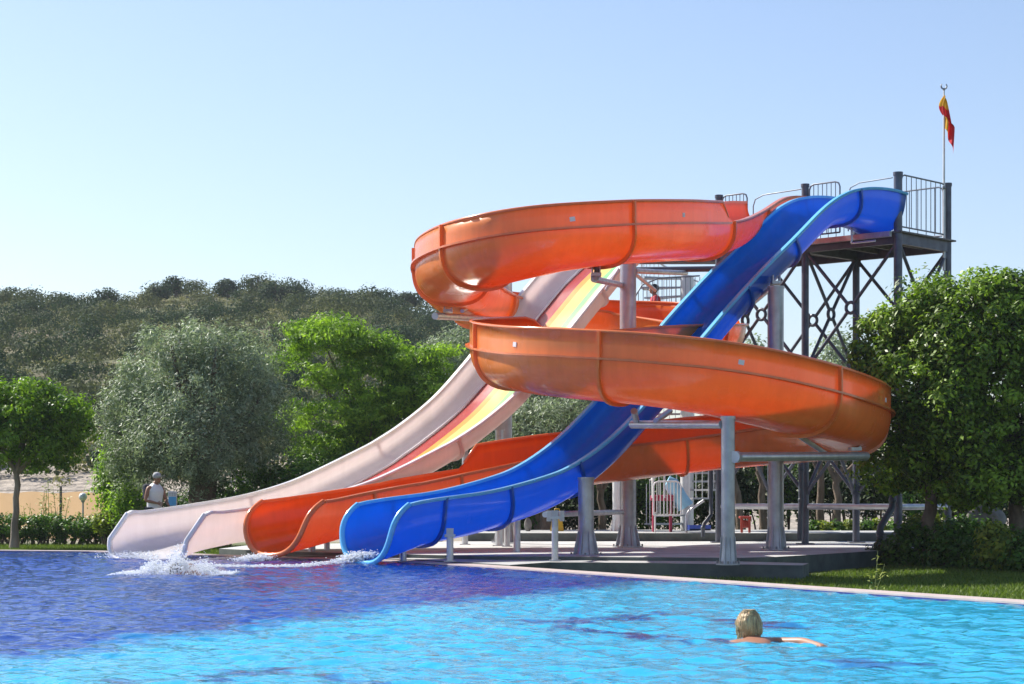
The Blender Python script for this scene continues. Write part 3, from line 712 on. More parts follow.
# boundary between shallow and deep bed
b0, b1 = V(-6.8, 5.0, 0), V(2.5, 27.0, 0)
bl = [(-6.6, 4.0), (-3.25, 13.7), (-.95, 20.1), (.35, 22.6), (1.35, 24.9), (2.2, 25.6)]
mb = MB(); shallow = bl+[(9.8, 9.0), (13.5, 2.0), (-7.2, 2.0)]
mb.add([(x, y, ZF) for x, y in shallow], [list(range(len(shallow)))]); fs = mb.build('pool_floor_shallow', ['tile_light']); tag(fs, kind='structure')
deep = [(-6.6, 4.0)]+bl[1:]+edge[2:]+[(-26, 2.0), (-7.2, 2.0)]
fdp = MB().add([(x, y, ZDP) for x, y in [(-30, 0), (14, 0), (14, 42), (-30, 42)]], [[0, 1, 2, 3]]).build('pool_floor_deep', ['tile_deep']); tag(fdp, kind='structure')
mb = MB()
for (x0, y0), (x1, y1) in zip(bl[:-1], bl[1:]): mb.add([(x0, y0, ZF-.004), (x1, y1, ZF-.004), (x1, y1, ZDP), (x0, y0, ZDP)], [[0, 1, 2, 3]])
ps = mb.build('pool_step_wall', ['tile_deep']); tag(ps, kind='structure')
mb = MB(); n = len(edge)
for i in range(n-1):
    (x0, y0), (x1, y1) = edge[i], edge[i+1]
    mb.add([(x0, y0, -.0), (x1, y1, -.0), (x1, y1, ZDP), (x0, y0, ZDP)], [[0, 1, 2, 3]], 1 if i > 2 else 0)
pw = mb.build('pool_wall', ['tile_light', 'tile_deep']); tag(pw, kind='structure')
# dark motif lines on the shallow bed
def bedline(pts, w, z=ZF+.004):
    mb = MB()
    for a, b in zip(pts[:-1], pts[1:]):
        a, b = V(*a, z), V(*b, z); t = (b-a).normalized(); s_ = V(-t.y, t.x, 0)*w/2; mb.add([a-s_-t*w/2, b-s_+t*w/2, b+s_+t*w/2, a+s_-t*w/2], [[0, 1, 2, 3]]); z += .002
    return mb
def bedpt(x, y, dz=1.5): p = Z0(x, y, 0); return (p[0]*(1+dz/p[1]), p[1]+dz)
lm = bedline([bedpt(690, 612.5), bedpt(578, 621), bedpt(585, 629), bedpt(712, 642)], .32)
q = bedline([bedpt(730, 620), bedpt(800, 627)], .5); lm.add(q.v, q.f)
q = bedline([bedpt(120, 685), bedpt(268, 668), bedpt(380, 684)], .28); lm.add(q.v, q.f)
q = bedline([bedpt(800, 664), bedpt(880, 668)], .5); lm.add(q.v, q.f)
o = lm.build('pool_floor_lines', ['tile_line']); tag(o, kind='structure')

# coping
def offset_line(pts, d):
    out = []
    for i, (x, y) in enumerate(pts):
        a = V(*pts[max(i-1, 0)], 0); b = V(*pts[min(i+1, len(pts)-1)], 0); t = (b-a).normalized(); out.append((x+t.y*d, y-t.x*d))
    return out
inn = offset_line(edge, -.06); outr = offset_line(edge, .30)
mb = MB(); n = len(edge)
vs = [(x, y, CZ) for x, y in inn]+[(x, y, CZ) for x, y in outr]+[(x, y, -.10) for x, y in inn]+[(x, y, -.30) for x, y in outr]
fs_ = []
for i in range(n-1): fs_ += [[i, i+1, n+i+1, n+i], [2*n+i, 2*n+i+1, i+1, i], [n+i, n+i+1, 3*n+i+1, 3*n+i]]
o = MB().add(vs, fs_).build('pool_coping', ['coping']); tag(o, kind='structure')
# blue tile band below the coping
mb = MB(); b2 = offset_line(edge, -.064)
for i in range(n-1):
    (x0, y0), (x1, y1) = b2[i], b2[i+1]; mb.add([(x0, y0, .012), (x1, y1, .012), (x1, y1, -.25), (x0, y0, -.25)], [[0, 1, 2, 3]])
o = mb.build('waterline_tiles', ['tile_line']); tag(o, kind='structure')

# ground sheet with the pool cut out
m, nt, out = new_mat('ground'); p = nd(nt, 'ShaderNodeBsdfPrincipled'); p.inputs['Roughness'].default_value = .95
n1 = noise(nt, .35, 5); n2 = noise(nt, 14, 6)
r1 = ramp(nt, n2.outputs['Fac'], [(.3, (.045, .06, .018)), (.7, (.12, .15, .035))]); r2 = ramp(nt, n2.outputs['Fac'], [(.3, (.20, .165, .12)), (.7, (.36, .31, .24))])
tc = nt.nodes.new('ShaderNodeTexCoord'); sep = nt.nodes.new('ShaderNodeSeparateXYZ'); nt.links.new(tc.outputs['Object'], sep.inputs[0])
mr = nd(nt, 'ShaderNodeMapRange'); mr.inputs[1].default_value = 51; mr.inputs[2].default_value = 54; nt.links.new(sep.outputs[1], mr.inputs[0])
mx = nd(nt, 'ShaderNodeMix', data_type='RGBA'); nt.links.new(mr.outputs[0], mx.inputs[0]); nt.links.new(r1.outputs[0], mx.inputs[6]); nt.links.new(r2.outputs[0], mx.inputs[7])
bm_ = nd(nt, 'ShaderNodeBump'); bm_.inputs['Strength'].default_value = .6; bm_.inputs['Distance'].default_value = .05; nt.links.new(n2.outputs['Fac'], bm_.inputs['Height']); nt.links.new(bm_.outputs[0], p.inputs['Normal'])
nt.links.new(mx.outputs[2], p.inputs['Base Color']); nt.links.new(p.outputs[0], out.inputs[0]); M['ground'] = m
GZ = -.17
hole = [offset_line(edge, .2)][0]+[(-26, 1.5), (13.5, 1.5)]
outer_ = [(-3000, -200), (3000, -200), (3000, 3000), (-3000, 3000)]
pts2 = [Vector(p) for p in outer_+hole]; nh = len(hole)
ed = [(i, (i+1) % 4) for i in range(4)]+[(4+i, 4+(i+1) % nh) for i in range(nh)]
vv, ee, ff, *_ = geometry.delaunay_2d_cdt(pts2, ed, [], 0, 1e-5)
keep = []
for f in ff:
    c = sum((vv[i] for i in f), Vector((0, 0)))/len(f)
    if not bool(in_poly(np.array([c.x]), np.array([c.y]), hole)[0]): keep.append(list(f))
o = MB().add([(v.x, v.y, GZ) for v in vv], keep).build('ground', ['ground']); tag(o, kind='structure')
# concrete decks
def slab(name, P, z, z0, mat, kind='structure'):
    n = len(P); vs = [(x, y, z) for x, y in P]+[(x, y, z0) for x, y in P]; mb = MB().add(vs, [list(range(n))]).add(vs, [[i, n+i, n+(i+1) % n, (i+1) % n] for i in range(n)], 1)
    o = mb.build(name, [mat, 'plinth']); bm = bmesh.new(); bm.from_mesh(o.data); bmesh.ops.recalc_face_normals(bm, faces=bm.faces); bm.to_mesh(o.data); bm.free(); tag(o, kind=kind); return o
o30 = offset_line(edge, .305)
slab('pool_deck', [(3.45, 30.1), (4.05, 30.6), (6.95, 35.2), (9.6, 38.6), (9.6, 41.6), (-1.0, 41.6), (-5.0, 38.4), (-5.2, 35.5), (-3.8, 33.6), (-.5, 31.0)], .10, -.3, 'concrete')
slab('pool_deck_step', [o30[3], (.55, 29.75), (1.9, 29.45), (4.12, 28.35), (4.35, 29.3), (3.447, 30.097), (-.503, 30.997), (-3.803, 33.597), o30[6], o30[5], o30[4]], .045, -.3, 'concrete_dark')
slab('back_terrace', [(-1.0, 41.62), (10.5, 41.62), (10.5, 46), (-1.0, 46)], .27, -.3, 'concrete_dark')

# ------------------------------------------------------------------ foliage
def leaves(pos, nrm_, length, width, rng, droop=0.0):
    """one folded diamond leaf per position"""
    n = len(pos); t = rng.normal(size=(n, 3)); t -= nrm_*np.sum(t*nrm_, 1, keepdims=True); t = nrm(t); t[:, 2] -= droop; t = nrm(t)
    s_ = nrm(np.cross(nrm_, t)); L = (length*rng.uniform(.7, 1.3, n))[:, None]; w = (width*rng.uniform(.75, 1.25, n))[:, None]
    P = np.stack([pos-t*L/2, pos+s_*w/2+nrm_*w*.12, pos+t*L/2, pos-s_*w/2+nrm_*w*.12], 1).reshape(-1, 3)
    return P, np.arange(4*n).reshape(n, 4)
def crown_points(blobs, nleaf, clump_r, per, rng, flat=.8, shell=.45):
    """blobs: (center, radii) ellipsoids; returns leaf positions, normals, tint"""
    vol = np.array([np.prod(b[1])**(2/3) for b in blobs]); cnt = np.maximum((nleaf/per*vol/vol.sum()).astype(int), 1)
    PP, NN, TT = [], [], []
    for (c, r), k in zip(blobs, cnt):
        d = nrm(rng.normal(size=(k, 3))); rad = (shell**3+(1-shell**3)*rng.random(k))**(1/3)*rng.uniform(.80, 1.14, k)
        cc = np.array(c)+d*rad[:, None]*np.array(r); tc_ = rng.uniform(.02, .6, k)
        od = nrm(rng.normal(size=(k, per, 3))); off = od*(rng.random((k, per, 1))**.45)*clump_r*1.75*np.array([1, 1, flat])*rng.uniform(.55, 1.35, (k, 1, 1))
        P = cc[:, None, :]+off
        Nn = nrm(.75*od+.3*d[:, None, :]+np.array([0, 0, .4])+rng.normal(size=(k, per, 3))*.4)
        PP.append(P.reshape(-1, 3)); NN.append(Nn.reshape(-1, 3)); TT.append(np.repeat(tc_, per)+rng.uniform(-.06, .06, k*per))
    return np.vstack(PP), np.vstack(NN), np.concatenate(TT)
def foliage(name, blobs, nleaf, L, w, mat, seed, clump_r=.18, per=24, flat=.8, shell=.45, droop=0, parent=None, zmin=None):
    rng = np.random.default_rng(seed); P, N_, T_ = crown_points(blobs, nleaf, clump_r, per, rng, flat, shell)
    if zmin is not None: k = P[:, 2] > zmin; P, N_, T_ = P[k], N_[k], T_[k]
    vs, fs_ = leaves(P, N_, L, w, rng, droop); return mesh_np(name, vs, fs_, [mat], True, np.repeat(T_, 4), parent)
def limbs(base, targets, r0, rng, trunk_top, wob=.08):
    mb = MB(); b = Vector(base); tt = Vector(trunk_top); k = 6
    pts = [b.lerp(tt, i/k)+V(rng.normal()*wob*.4, rng.normal()*wob*.4, 0)*(0 if i in (0,) else 1) for i in range(k+1)]
    rad = [r0*(1.35-.75*min(i/k*3, 1)*.5-.25*i/k) for i in range(k+1)]; rad[0] = r0*1.45
    mb.tube(pts, rad, 10)
    for t in targets:
        t = Vector(t); s_ = pts[-1].lerp(pts[-2], rng.random()*.8); m1 = s_.lerp(t, .45)+V(rng.normal()*wob, rng.normal()*wob, .08+abs(rng.normal())*wob)
        mb.tube([s_, s_.lerp(m1, .5)+V(rng.normal(), rng.normal(), 0)*wob*.3, m1, t], [r0*.55, r0*.42, r0*.3, r0*.07], 7)
    return mb
def blob_px(x, y, d, rx, ry, rd=None): 
    s_ = d/F; return (tuple(W(x, y, d)), (rx*s_, (rd or rx)*s_, ry*s_))
def tree(name, label, base, blobs, nleaf, L, w, leafm, seed, r0, bark='bark', group=None, top=None, nlimb=9, **kw):
    rng = np.random.default_rng(seed); t = thing(name, label, 'tree', base, group)
    foliage('crown', blobs, nleaf, L, w, leafm, seed, parent=t, **kw)
    cen = sum((Vector(b[0]) for b in blobs), Vector())/len(blobs); top = top or Vector(base).lerp(cen, .5)
    tg = [Vector(blobs[i % len(blobs)][0])+Vector([rng.uniform(-.75, .75)*q for q in blobs[i % len(blobs)][1]]) for i in range(nlimb)]
    limbs(base, tg, r0, rng, top).build('trunk', [bark], t); return t
# ornamental ficus at the left
D_ = 45
tree('ornamental_tree', 'bright green round-headed tree on the left lawn with a bare curved trunk', tuple(W(14, 543.5, D_)[:2])+(GZ,), 
     [blob_px(20, 437, D_, 62, 42), blob_px(55, 425, D_, 38, 38), blob_px(-10, 425, D_, 45, 40), blob_px(35, 402, D_, 30, 22), blob_px(70, 410, D_-.4, 22, 20), blob_px(-25, 398, D_, 34, 20), blob_px(10, 410, D_-.7, 40, 30)], 30000, .10, .05, 'leaf_ficus_bright', 11, .085, 'bark_pale', top=W(17, 472, D_), clump_r=.15, per=75, shell=.7, zmin=HC+(HY-474)/F*D_)
# olive
D_ = 47
tree('olive_tree', 'large silvery olive tree with a gnarled trunk behind the white slide', tuple(W(203, 546, D_)[:2])+(GZ,),
     [blob_px(200, 412, D_, 80, 82), blob_px(240, 372, D_, 45, 48), blob_px(165, 376, D_, 45, 48), blob_px(200, 352, D_, 38, 30), blob_px(140, 425, D_, 42, 55), blob_px(258, 420, D_, 38, 58), blob_px(190, 440, D_-1, 70, 50), blob_px(125, 465, D_, 28, 32)], 62000, .12, .028, 'leaf_olive', 12, .40, top=W(203, 470, D_), clump_r=.19, per=75, flat=1.15, shell=.62, nlimb=14)
tree('olive_tree', 'small grey olive tree seen in the gap between the orange loop and the blue slide', tuple(W(545, 546, 46)[:2])+(GZ,),
     [blob_px(545, 425, 46, 38, 28), blob_px(520, 430, 46, 22, 22), blob_px(570, 415, 46, 20, 18), blob_px(540, 460, 46, 46, 30)], 14000, .13, .03, 'leaf_olive', 13, .15, top=W(545, 480, 46), clump_r=.2)
tree('olive_tree', 'faded grey-green olive bush on the right flank of the feathery tree', tuple(W(468, 546, 52)[:2])+(GZ,),
     [blob_px(462, 352, 52, 26, 24), blob_px(440, 365, 52, 26, 30), blob_px(480, 370, 52, 22, 30), blob_px(465, 410, 52, 40, 50)], 12000, .13, .03, 'leaf_olive', 14, .12, top=W(466, 440, 52), clump_r=.22)
# feathery green tree
D_ = 49
bl_ = [blob_px(*a) for a in ((330, 335, D_, 32, 18), (300, 352, D_, 26, 16), (365, 345, D_, 30, 16), (400, 350, D_, 34, 18), (435, 362, D_, 28, 16), (290, 385, D_, 26, 18), (330, 378, D_-.6, 36, 18), (375, 382, D_-.8, 40, 18), (420, 390, D_-.4, 34, 20), (300, 420, D_, 32, 22), (350, 415, D_-.8, 38, 22), (400, 425, D_-.6, 40, 24), (325, 455, D_, 36, 24), (285, 450, D_, 24, 22), (375, 460, D_, 40, 22))]
rg_ = np.random.default_rng(21)
bl_ = [b_ for b_ in bl_[::2]]+[blob_px(x_, y_, D_+rg_.normal()*.5, rg_.uniform(13, 23), rg_.uniform(7, 12)) for x_, y_ in zip(rg_.uniform(268, 448, 40), rg_.uniform(322, 470, 40)) if y_ > 318+.0042*(x_-345)**2*.8+(12 if x_ > 400 else 0)]
bl_ += [blob_px(*a) for a in ((372, 342, D_, 24, 12), (398, 348, D_+.3, 26, 13), (385, 366, D_-.3, 26, 12), (408, 372, D_, 24, 12), (375, 392, D_, 28, 14), (402, 398, D_-.3, 28, 14), (430, 352, D_+.2, 22, 11), (385, 422, D_, 34, 18), (430, 410, D_, 30, 18), (345, 330, D_, 22, 11))]
tree('feathery_tree', 'tall fresh green tree with airy drooping tufts between the olive and the orange loop', tuple(W(372, 546, D_)[:2])+(GZ,), bl_, 56000, .13, .034, 'leaf_feather', 15, .14, top=W(372, 460, D_), clump_r=.24, per=90, flat=.36, shell=.25, droop=.35, nlimb=20)
# shrubs between
def shrub(name, label, blobs, nleaf, L, w, mat, seed, base=None, group=None, **kw):
    c = Vector(blobs[0][0]); t = thing(name, label, 'shrub', (c.x, c.y, GZ), group)
    foliage('foliage', blobs, nleaf, L, w, mat, seed, parent=t, zmin=GZ, **kw)
    rng = np.random.default_rng(seed); mb = MB()
    for b in blobs:
        for k in range(3):
            e = Vector(b[0])+Vector([rng.uniform(-.6, .6)*q for q in b[1]]); mb.tube([V(b[0][0]+rng.normal()*.05, b[0][1], GZ), V(b[0][0], b[0][1], GZ).lerp(e, .5)+V(rng.normal()*.05, 0, 0), e], [.03, .022, .008], 6)
    mb.build('stems', ['bark'], t); return t
shrub('bush', 'light green leafy bush at the left foot of the silvery olive', [blob_px(120, 466, 48, 18, 40), blob_px(112, 490, 48, 14, 26), blob_px(130, 505, 47, 18, 20)], 7000, .12, .045, 'leaf_feather', 21, clump_r=.2)
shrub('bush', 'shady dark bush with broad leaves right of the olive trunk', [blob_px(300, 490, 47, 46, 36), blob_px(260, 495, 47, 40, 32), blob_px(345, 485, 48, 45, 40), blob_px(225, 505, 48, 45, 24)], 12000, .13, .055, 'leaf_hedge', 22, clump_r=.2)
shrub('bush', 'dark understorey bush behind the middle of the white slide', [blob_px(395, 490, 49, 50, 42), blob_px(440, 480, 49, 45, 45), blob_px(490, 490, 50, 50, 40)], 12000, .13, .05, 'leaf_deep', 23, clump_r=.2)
shrub('bush', 'brownish green bush behind the standing man', [blob_px(148, 512, 49, 34, 24), blob_px(180, 515, 49, 30, 22)], 5000, .11, .04, 'leaf_deep', 24, clump_r=.18)
# hedge at the left: one clipped hedge
hb = [blob_px(x, 528+random.uniform(-1.5, 1.5), 48.5, 15, 13.5, 22) for x in range(-40, 116, 8)]
shrub('hedge', 'low clipped dark hedge behind the left lawn with a sunlit top', hb, 16000, .075, .04, 'leaf_hedge', 25, clump_r=.07, shell=.7)
shrub('bush', 'loose bright green shrub at the right end of the clipped hedge', [blob_px(103, 523, 47.6, 13, 9), blob_px(115, 525, 47.6, 12, 10)], 2500, .09, .045, 'leaf_yellow', 26, clump_r=.1)
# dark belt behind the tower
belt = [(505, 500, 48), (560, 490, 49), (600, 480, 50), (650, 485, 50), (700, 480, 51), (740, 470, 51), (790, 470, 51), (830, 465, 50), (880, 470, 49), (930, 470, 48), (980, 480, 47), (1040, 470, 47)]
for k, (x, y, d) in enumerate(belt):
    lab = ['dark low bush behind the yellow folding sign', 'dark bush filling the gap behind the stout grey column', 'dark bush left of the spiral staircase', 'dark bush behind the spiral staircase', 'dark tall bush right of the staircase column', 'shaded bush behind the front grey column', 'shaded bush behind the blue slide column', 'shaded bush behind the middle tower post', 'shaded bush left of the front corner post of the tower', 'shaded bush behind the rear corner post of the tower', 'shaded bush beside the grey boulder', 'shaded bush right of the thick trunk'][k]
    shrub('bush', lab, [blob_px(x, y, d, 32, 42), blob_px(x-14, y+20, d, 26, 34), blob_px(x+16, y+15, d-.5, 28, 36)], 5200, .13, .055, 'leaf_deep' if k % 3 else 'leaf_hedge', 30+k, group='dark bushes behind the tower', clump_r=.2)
# bare trunks of the belt
for k, (x, d, h) in enumerate(((745, 48, 3.2), (765, 48.5, 3.0), (822, 48, 3.1), (838, 47.5, 2.8), (536, 47, 2.0), (606, 47.5, 2.2))):
    X = (x-512)/F*d; rng = np.random.default_rng(k); lab = ['dark bare trunk just right of the front grey column', 'dark forked trunk left of the blue slide column', 'brown trunk between the tower posts', 'leaning brown trunk right of another between the tower posts', 'dark trunk behind the tallest short post', 'dark trunk beside the slim white column'][k]
    o = limbs((X, d, GZ), [(X+rng.normal()*.5, d+rng.normal()*.3, h+rng.random()) for _ in range(4)], .11, rng, (X+rng.normal()*.15, d, h*.55)).build('tree_trunk', ['bark']); tag(o, lab, 'trunk', 'bare trunks behind the tower')
# low sunlit ground plants behind the deck
for k, x in enumerate((812, 824, 838, 850, 866, 880, 893)):
    shrub('border_plant', ['sunlit low plant nearest the straight drain pipe', 'second sunlit low plant from the straight drain pipe', 'sunlit low plant left of the back tower post', 'sunlit low plant right at the back tower post', 'sunlit low plant right of the back tower post', 'sunlit low plant behind the kinked drain pipe', 'sunlit low plant beside the front corner post'][k], [blob_px(x, 531+random.uniform(-1, 1), 45, 9, 9)], 900, .10, .05, 'leaf_yellow' if k % 2 else 'leaf_hedge', 60+k, group='low plants along the back of the deck', clump_r=.08)
# shrubs on the right
rs = [('dark rounded shrub beside the kinked drain pipe', (915, 553, 34, 30, 32), 'leaf_hedge'), ('dark shrub under the right tree, left of its trunk', (960, 556, 33, 36, 34), 'leaf_hedge'), ('dark shrub hugging the thick trunk', (995, 560, 32, 30, 36), 'leaf_hedge'), ('yellow green leafy sprig above the dark shrubs', (925, 530, 35, 16, 14), 'leaf_yellow'), ('yellow leafed shrub left of the thick trunk', (996, 545, 31.6, 12, 20), 'leaf_yellow'), ('green broad shrub in front of the grey boulder', (962, 535, 35.5, 26, 16), 'leaf_hedge'), ('dark shrub right of the thick trunk', (1045, 555, 31, 34, 34), 'leaf_hedge'), ('dark low shrub at the corner of the concrete deck', (888, 562, 34.5, 22, 18), 'leaf_deep')]
for k, (lab, a, mt_) in enumerate(rs):
    shrub('shrub', lab, [blob_px(*a), blob_px(a[0]-a[3]*.4, a[1]+a[4]*.3, a[2], a[3]*.6, a[4]*.6)], 3800, .10, .055, mt_, 70+k, group='shrubs under the right trees', clump_r=.12)
# right ficus trees
D_ = 33.9
tree('ornamental_tree', 'glossy dense dark green tree on the right leaning over the orange loop', tuple(W(930, 566, D_)[:2])+(GZ,),
     [blob_px(*a) for a in ((945, 345, D_-.5, 34, 40), (905, 385, D_, 46, 62), (930, 330, D_, 42, 48), (880, 345, D_+.3, 28, 34), (925, 440, D_, 52, 50), (875, 360, D_+.5, 24, 30), (955, 380, D_-.3, 48, 58), (935, 302, D_, 22, 24), (890, 470, D_+.6, 34, 24), (960, 480, D_+.4, 50, 24), (905, 320, D_, 26, 24))], 42000, .105, .05, 'leaf_ficus', 81, .14, top=W(930, 500, D_), clump_r=.15, per=75, shell=.7)
D_ = 33.4
tree('ornamental_tree', 'taller dense dark green tree at the right edge on a thick straight trunk', tuple(W(1016, 566, 33.6)[:2])+(GZ,),
     [blob_px(*a) for a in ((995, 370, D_, 66, 78), (980, 322, D_, 52, 42), (1030, 322, D_, 50, 46), (1055, 390, D_, 62, 84), (1000, 450, D_, 70, 48), (955, 430, D_, 46, 50), (1000, 298, D_, 36, 26), (958, 345, D_, 42, 44), (1040, 470, D_, 54, 34), (948, 400, D_-.2, 40, 60), (1018, 290, D_, 26, 18), (988, 284, D_, 24, 16), (1008, 279, D_, 18, 12), (985, 480, D_-.3, 60, 26))], 60000, .105, .05, 'leaf_ficus', 82, .15, top=W(1016, 480, 33.8), clump_r=.15, per=75, shell=.7)
# distant treetops behind the tower
for k, (x, y, d) in enumerate(((752, 352, 90), (838, 345, 95))):
    tree('distant_tree', ['faraway pale treetop seen through the left bay of the tower', 'faraway pale treetop seen past the middle tower post'][k], tuple(W(x, 560, d)[:2])+(0,), [blob_px(x, y+10, d, 26, 18), blob_px(x+8, y+40, d, 40, 40), blob_px(x-4, y, d, 14, 14)], 3000, .26, .10, 'leaf_olive', 90+k, .2, clump_r=.5, group='distant treetops')
# boulders
def boulder(label, c, r, seed):
    bm = bmesh.new(); bmesh.ops.create_icosphere(bm, subdivisions=4, radius=1); rng = np.random.default_rng(seed); dirs = nrm(rng.normal(size=(14, 3))); offs = rng.uniform(.72, .98, 14)
    for v in bm.verts:
        for d_, o_ in zip(dirs, offs):
            q = v.co.dot(Vector(d_))
            if q > o_: v.co -= Vector(d_)*(q-o_)*.85
        v.co = V(v.co.x*r[0], v.co.y*r[1], v.co.z*r[2])+Vector(c)
    me = bpy.data.meshes.new('boulder'); bm.to_mesh(me); bm.free(); me.materials.append(M['rock']); o = link('boulder', me); tag(o, label, 'boulder')
boulder('pale grey boulder among the shrubs left of the thick trunk', W(985, 522, 37.5), (.42, .35, .34), 1)
boulder('upright beige stone standing in the shade behind the short posts', W(528, 525, 44), (.085, .09, .16), 2)
# weed at the pool edge
wx, wy = Z0(876, 590, .03); wy += .5; wx = (876-512)/F*wy
t = thing('weed', 'spindly weed growing at the pool edge on the right', 'plant', (wx, wy, GZ))
rng = np.random.default_rng(5); mb = MB(); LP, LN = [], []
for dx, dz, h in ((.02, 0, .50), (-.05, .0, .25), (.10, 0, .36)):
    pts = [V(wx+dx*s_, wy+.02*s_, GZ+.1+h*s_) for s_ in (0, .3, .6, 1)]; pts[0].z = GZ
    pts = [p+V(rng.normal()*.008, 0, 0) for p in pts]; mb.tube(pts, [.006, .005, .004, .002], 5)
    for k in range(14): f = rng.uniform(.25, 1); q = pts[0].lerp(pts[-1], f); LP.append([q.x+rng.normal()*.03, q.y+rng.normal()*.03, q.z]); LN.append([rng.normal()*.6, -.3, 1])
mb.build('stems', ['stem'], t); vs, fs_ = leaves(np.array(LP), nrm(np.array(LN)), .075, .018, rng); mesh_np('leaves', vs, fs_, ['leaf_yellow'], True, np.full(len(vs), .4), t)
# tall reeds behind the hedge
t = thing('reed_clump', 'tall thin weeds in front of the tan shade cloth', 'plant', tuple(W(46, 540, 51)[:2])+(GZ,))
mb = MB(); LP, LN = [], []
for k in range(16):
    x = 46+rng.normal()*11; h = rng.uniform(30, 72); b = W(x, 542, 51); b.z = GZ; e = W(x+rng.normal()*3, 545-h, 51+rng.normal()*.2); mb.tube([b, b.lerp(e, .5)+V(rng.normal()*.02, 0, 0), e], [.012, .009, .003], 5)
    for j in range(26): q = b.lerp(e, rng.uniform(.3, 1)); LP.append([q.x+rng.normal()*.06, q.y+rng.normal()*.06, q.z]); LN.append([rng.normal(), -.4, .7])
mb.build('stems', ['stem'], t); vs, fs_ = leaves(np.array(LP), nrm(np.array(LN)), .13, .03, rng, .2); mesh_np('leaves', vs, fs_, ['leaf_yellow'], True, np.full(len(vs), .35), t)
# grass blades
def grass(poly, n, h, seed, name):
    rng = np.random.default_rng(seed); xs = [p[0] for p in poly]; ys = [p[1] for p in poly]
    x = rng.uniform(min(xs), max(xs), n*3); y = rng.uniform(min(ys), max(ys), n*3); k = in_poly(x, y, poly) & ~in_poly(x, y, hole); x, y = x[k][:n], y[k][:n]; n = len(x)
    a = rng.uniform(0, 6.28, n); hh = h*rng.uniform(.5, 1.4, n); w = .012; b = np.stack([x, y, np.full(n, GZ)], 1); s_ = np.stack([np.cos(a), np.sin(a), 0*a], 1)*w
    tip = b+np.stack([rng.normal(size=n)*.03, rng.normal(size=n)*.03, hh], 1); P = np.stack([b-s_, b+s_, tip], 1).reshape(-1, 3)
    o = mesh_np(name, P, np.arange(3*n).reshape(n, 3), ['grass'], True, np.repeat(rng.uniform(.1, .6, n), 3)); tag(o, 'short green lawn grass', 'grass', kind='stuff')
grass([(-13.5, 36.8), (-3.4, 33.5), (-3.4, 46), (-13.5, 49)], 60000, .07, 1, 'lawn_grass')
grass([(.4, 29.6), (5.4, 17.9), (9.5, 18), (10, 37.5), (7.1, 35.2), (4.3, 29.6), (4.1, 28.3)], 60000, .055, 2, 'lawn_grass')

# ------------------------------------------------------------------ hillside
def ridge(px):
    return np.interp(px, [-700, -200, 0, 60, 120, 170, 230, 290, 350, 400, 440, 480, 540, 620, 720, 900, 2000], [297, 302, 302, 306, 303, 298, 304, 298, 303, 308, 322, 336, 368, 420, 465, 486, 490])
RD = 210.0
def hill_z(x, y):
    px = 512+x/np.maximum(y, 1)*F; zr = HC+(HY-ridge(px))/F*RD
    t = np.clip((y-62)/(RD-62), 0, 1); s_ = t**1.08; back = np.clip((y-RD)/120, 0, 1)
    z = (zr+.2)*s_*(1-.6*back*back)-.2
    return z+(np.sin(x*.21+y*.13)+np.sin(x*.11-y*.17+2))*.45*s_+np.sin(x*.8+y*.5)*.03
gx = np.concatenate([np.linspace(-140, 110, 126)]); gy = np.concatenate([np.linspace(57, 110, 54), np.linspace(112, 330, 80)])
X_, Y_, Fq = grid_sheet(gx, gy)
m, nt, out = new_mat('hill'); p = nd(nt, 'ShaderNodeBsdfPrincipled'); p.inputs['Roughness'].default_value = .95
n1 = noise(nt, .12, 6); n2 = noise(nt, 1.5, 6)
r1 = ramp(nt, n1.outputs['Fac'], [(.35, (.15, .125, .075)), (.55, (.11, .125, .05)), (.7, (.20, .155, .09))]); r2 = ramp(nt, n2.outputs['Fac'], [(.3, (.22, .185, .15)), (.7, (.42, .36, .30))])
tc = nt.nodes.new('ShaderNodeTexCoord'); sep = nt.nodes.new('ShaderNodeSeparateXYZ'); nt.links.new(tc.outputs['Object'], sep.inputs[0])
mr = nd(nt, 'ShaderNodeMapRange'); mr.inputs[1].default_value = 100; mr.inputs[2].default_value = 82; nt.links.new(sep.outputs[1], mr.inputs[0])
mx = nd(nt, 'ShaderNodeMix', data_type='RGBA'); nt.links.new(mr.outputs[0], mx.inputs[0]); nt.links.new(r1.outputs[0], mx.inputs[6]); nt.links.new(r2.outputs[0], mx.inputs[7])
b_ = nd(nt, 'ShaderNodeBump'); b_.inputs['Distance'].default_value = .5; nt.links.new(n2.outputs['Fac'], b_.inputs['Height']); nt.links.new(b_.outputs[0], p.inputs['Normal'])
nt.links.new(mx.outputs[2], p.inputs['Base Color']); nt.links.new(p.outputs[0], out.inputs[0]); M['hill'] = m
o = mesh_np('hillside', np.stack([X_, Y_, hill_z(X_, Y_)], 1), Fq, ['hill']); tag(o, kind='structure')
rng = np.random.default_rng(77)
def shrub_leaves(x, y, r, hgt, n, tint, rng):
    z = float(hill_z(np.array([x]), np.array([y]))[0]); k = max(int(4+r*3), 4)
    d = nrm(rng.normal(size=(k, 3))); d[:, 2] = np.abs(d[:, 2]); cc = np.array([x, y, z+hgt*.28])+d*np.array([r, r, hgt*.6])*.55; rr = r*rng.uniform(.38, .62, k)
    i = rng.integers(0, k, n); o = nrm(rng.normal(size=(n, 3))); P = cc[i]+o*rr[i][:, None]*rng.uniform(.75, 1.08, (n, 1))*np.array([1, 1, .85])
    return P, nrm(o+rng.normal(size=(n, 3))*.22+np.array([0, 0, .1])), np.full(n, tint)+rng.uniform(-.05, .05, k)[i]
PP, NN, TT, SZ = [], [], [], []
cnt = 0
placed = []
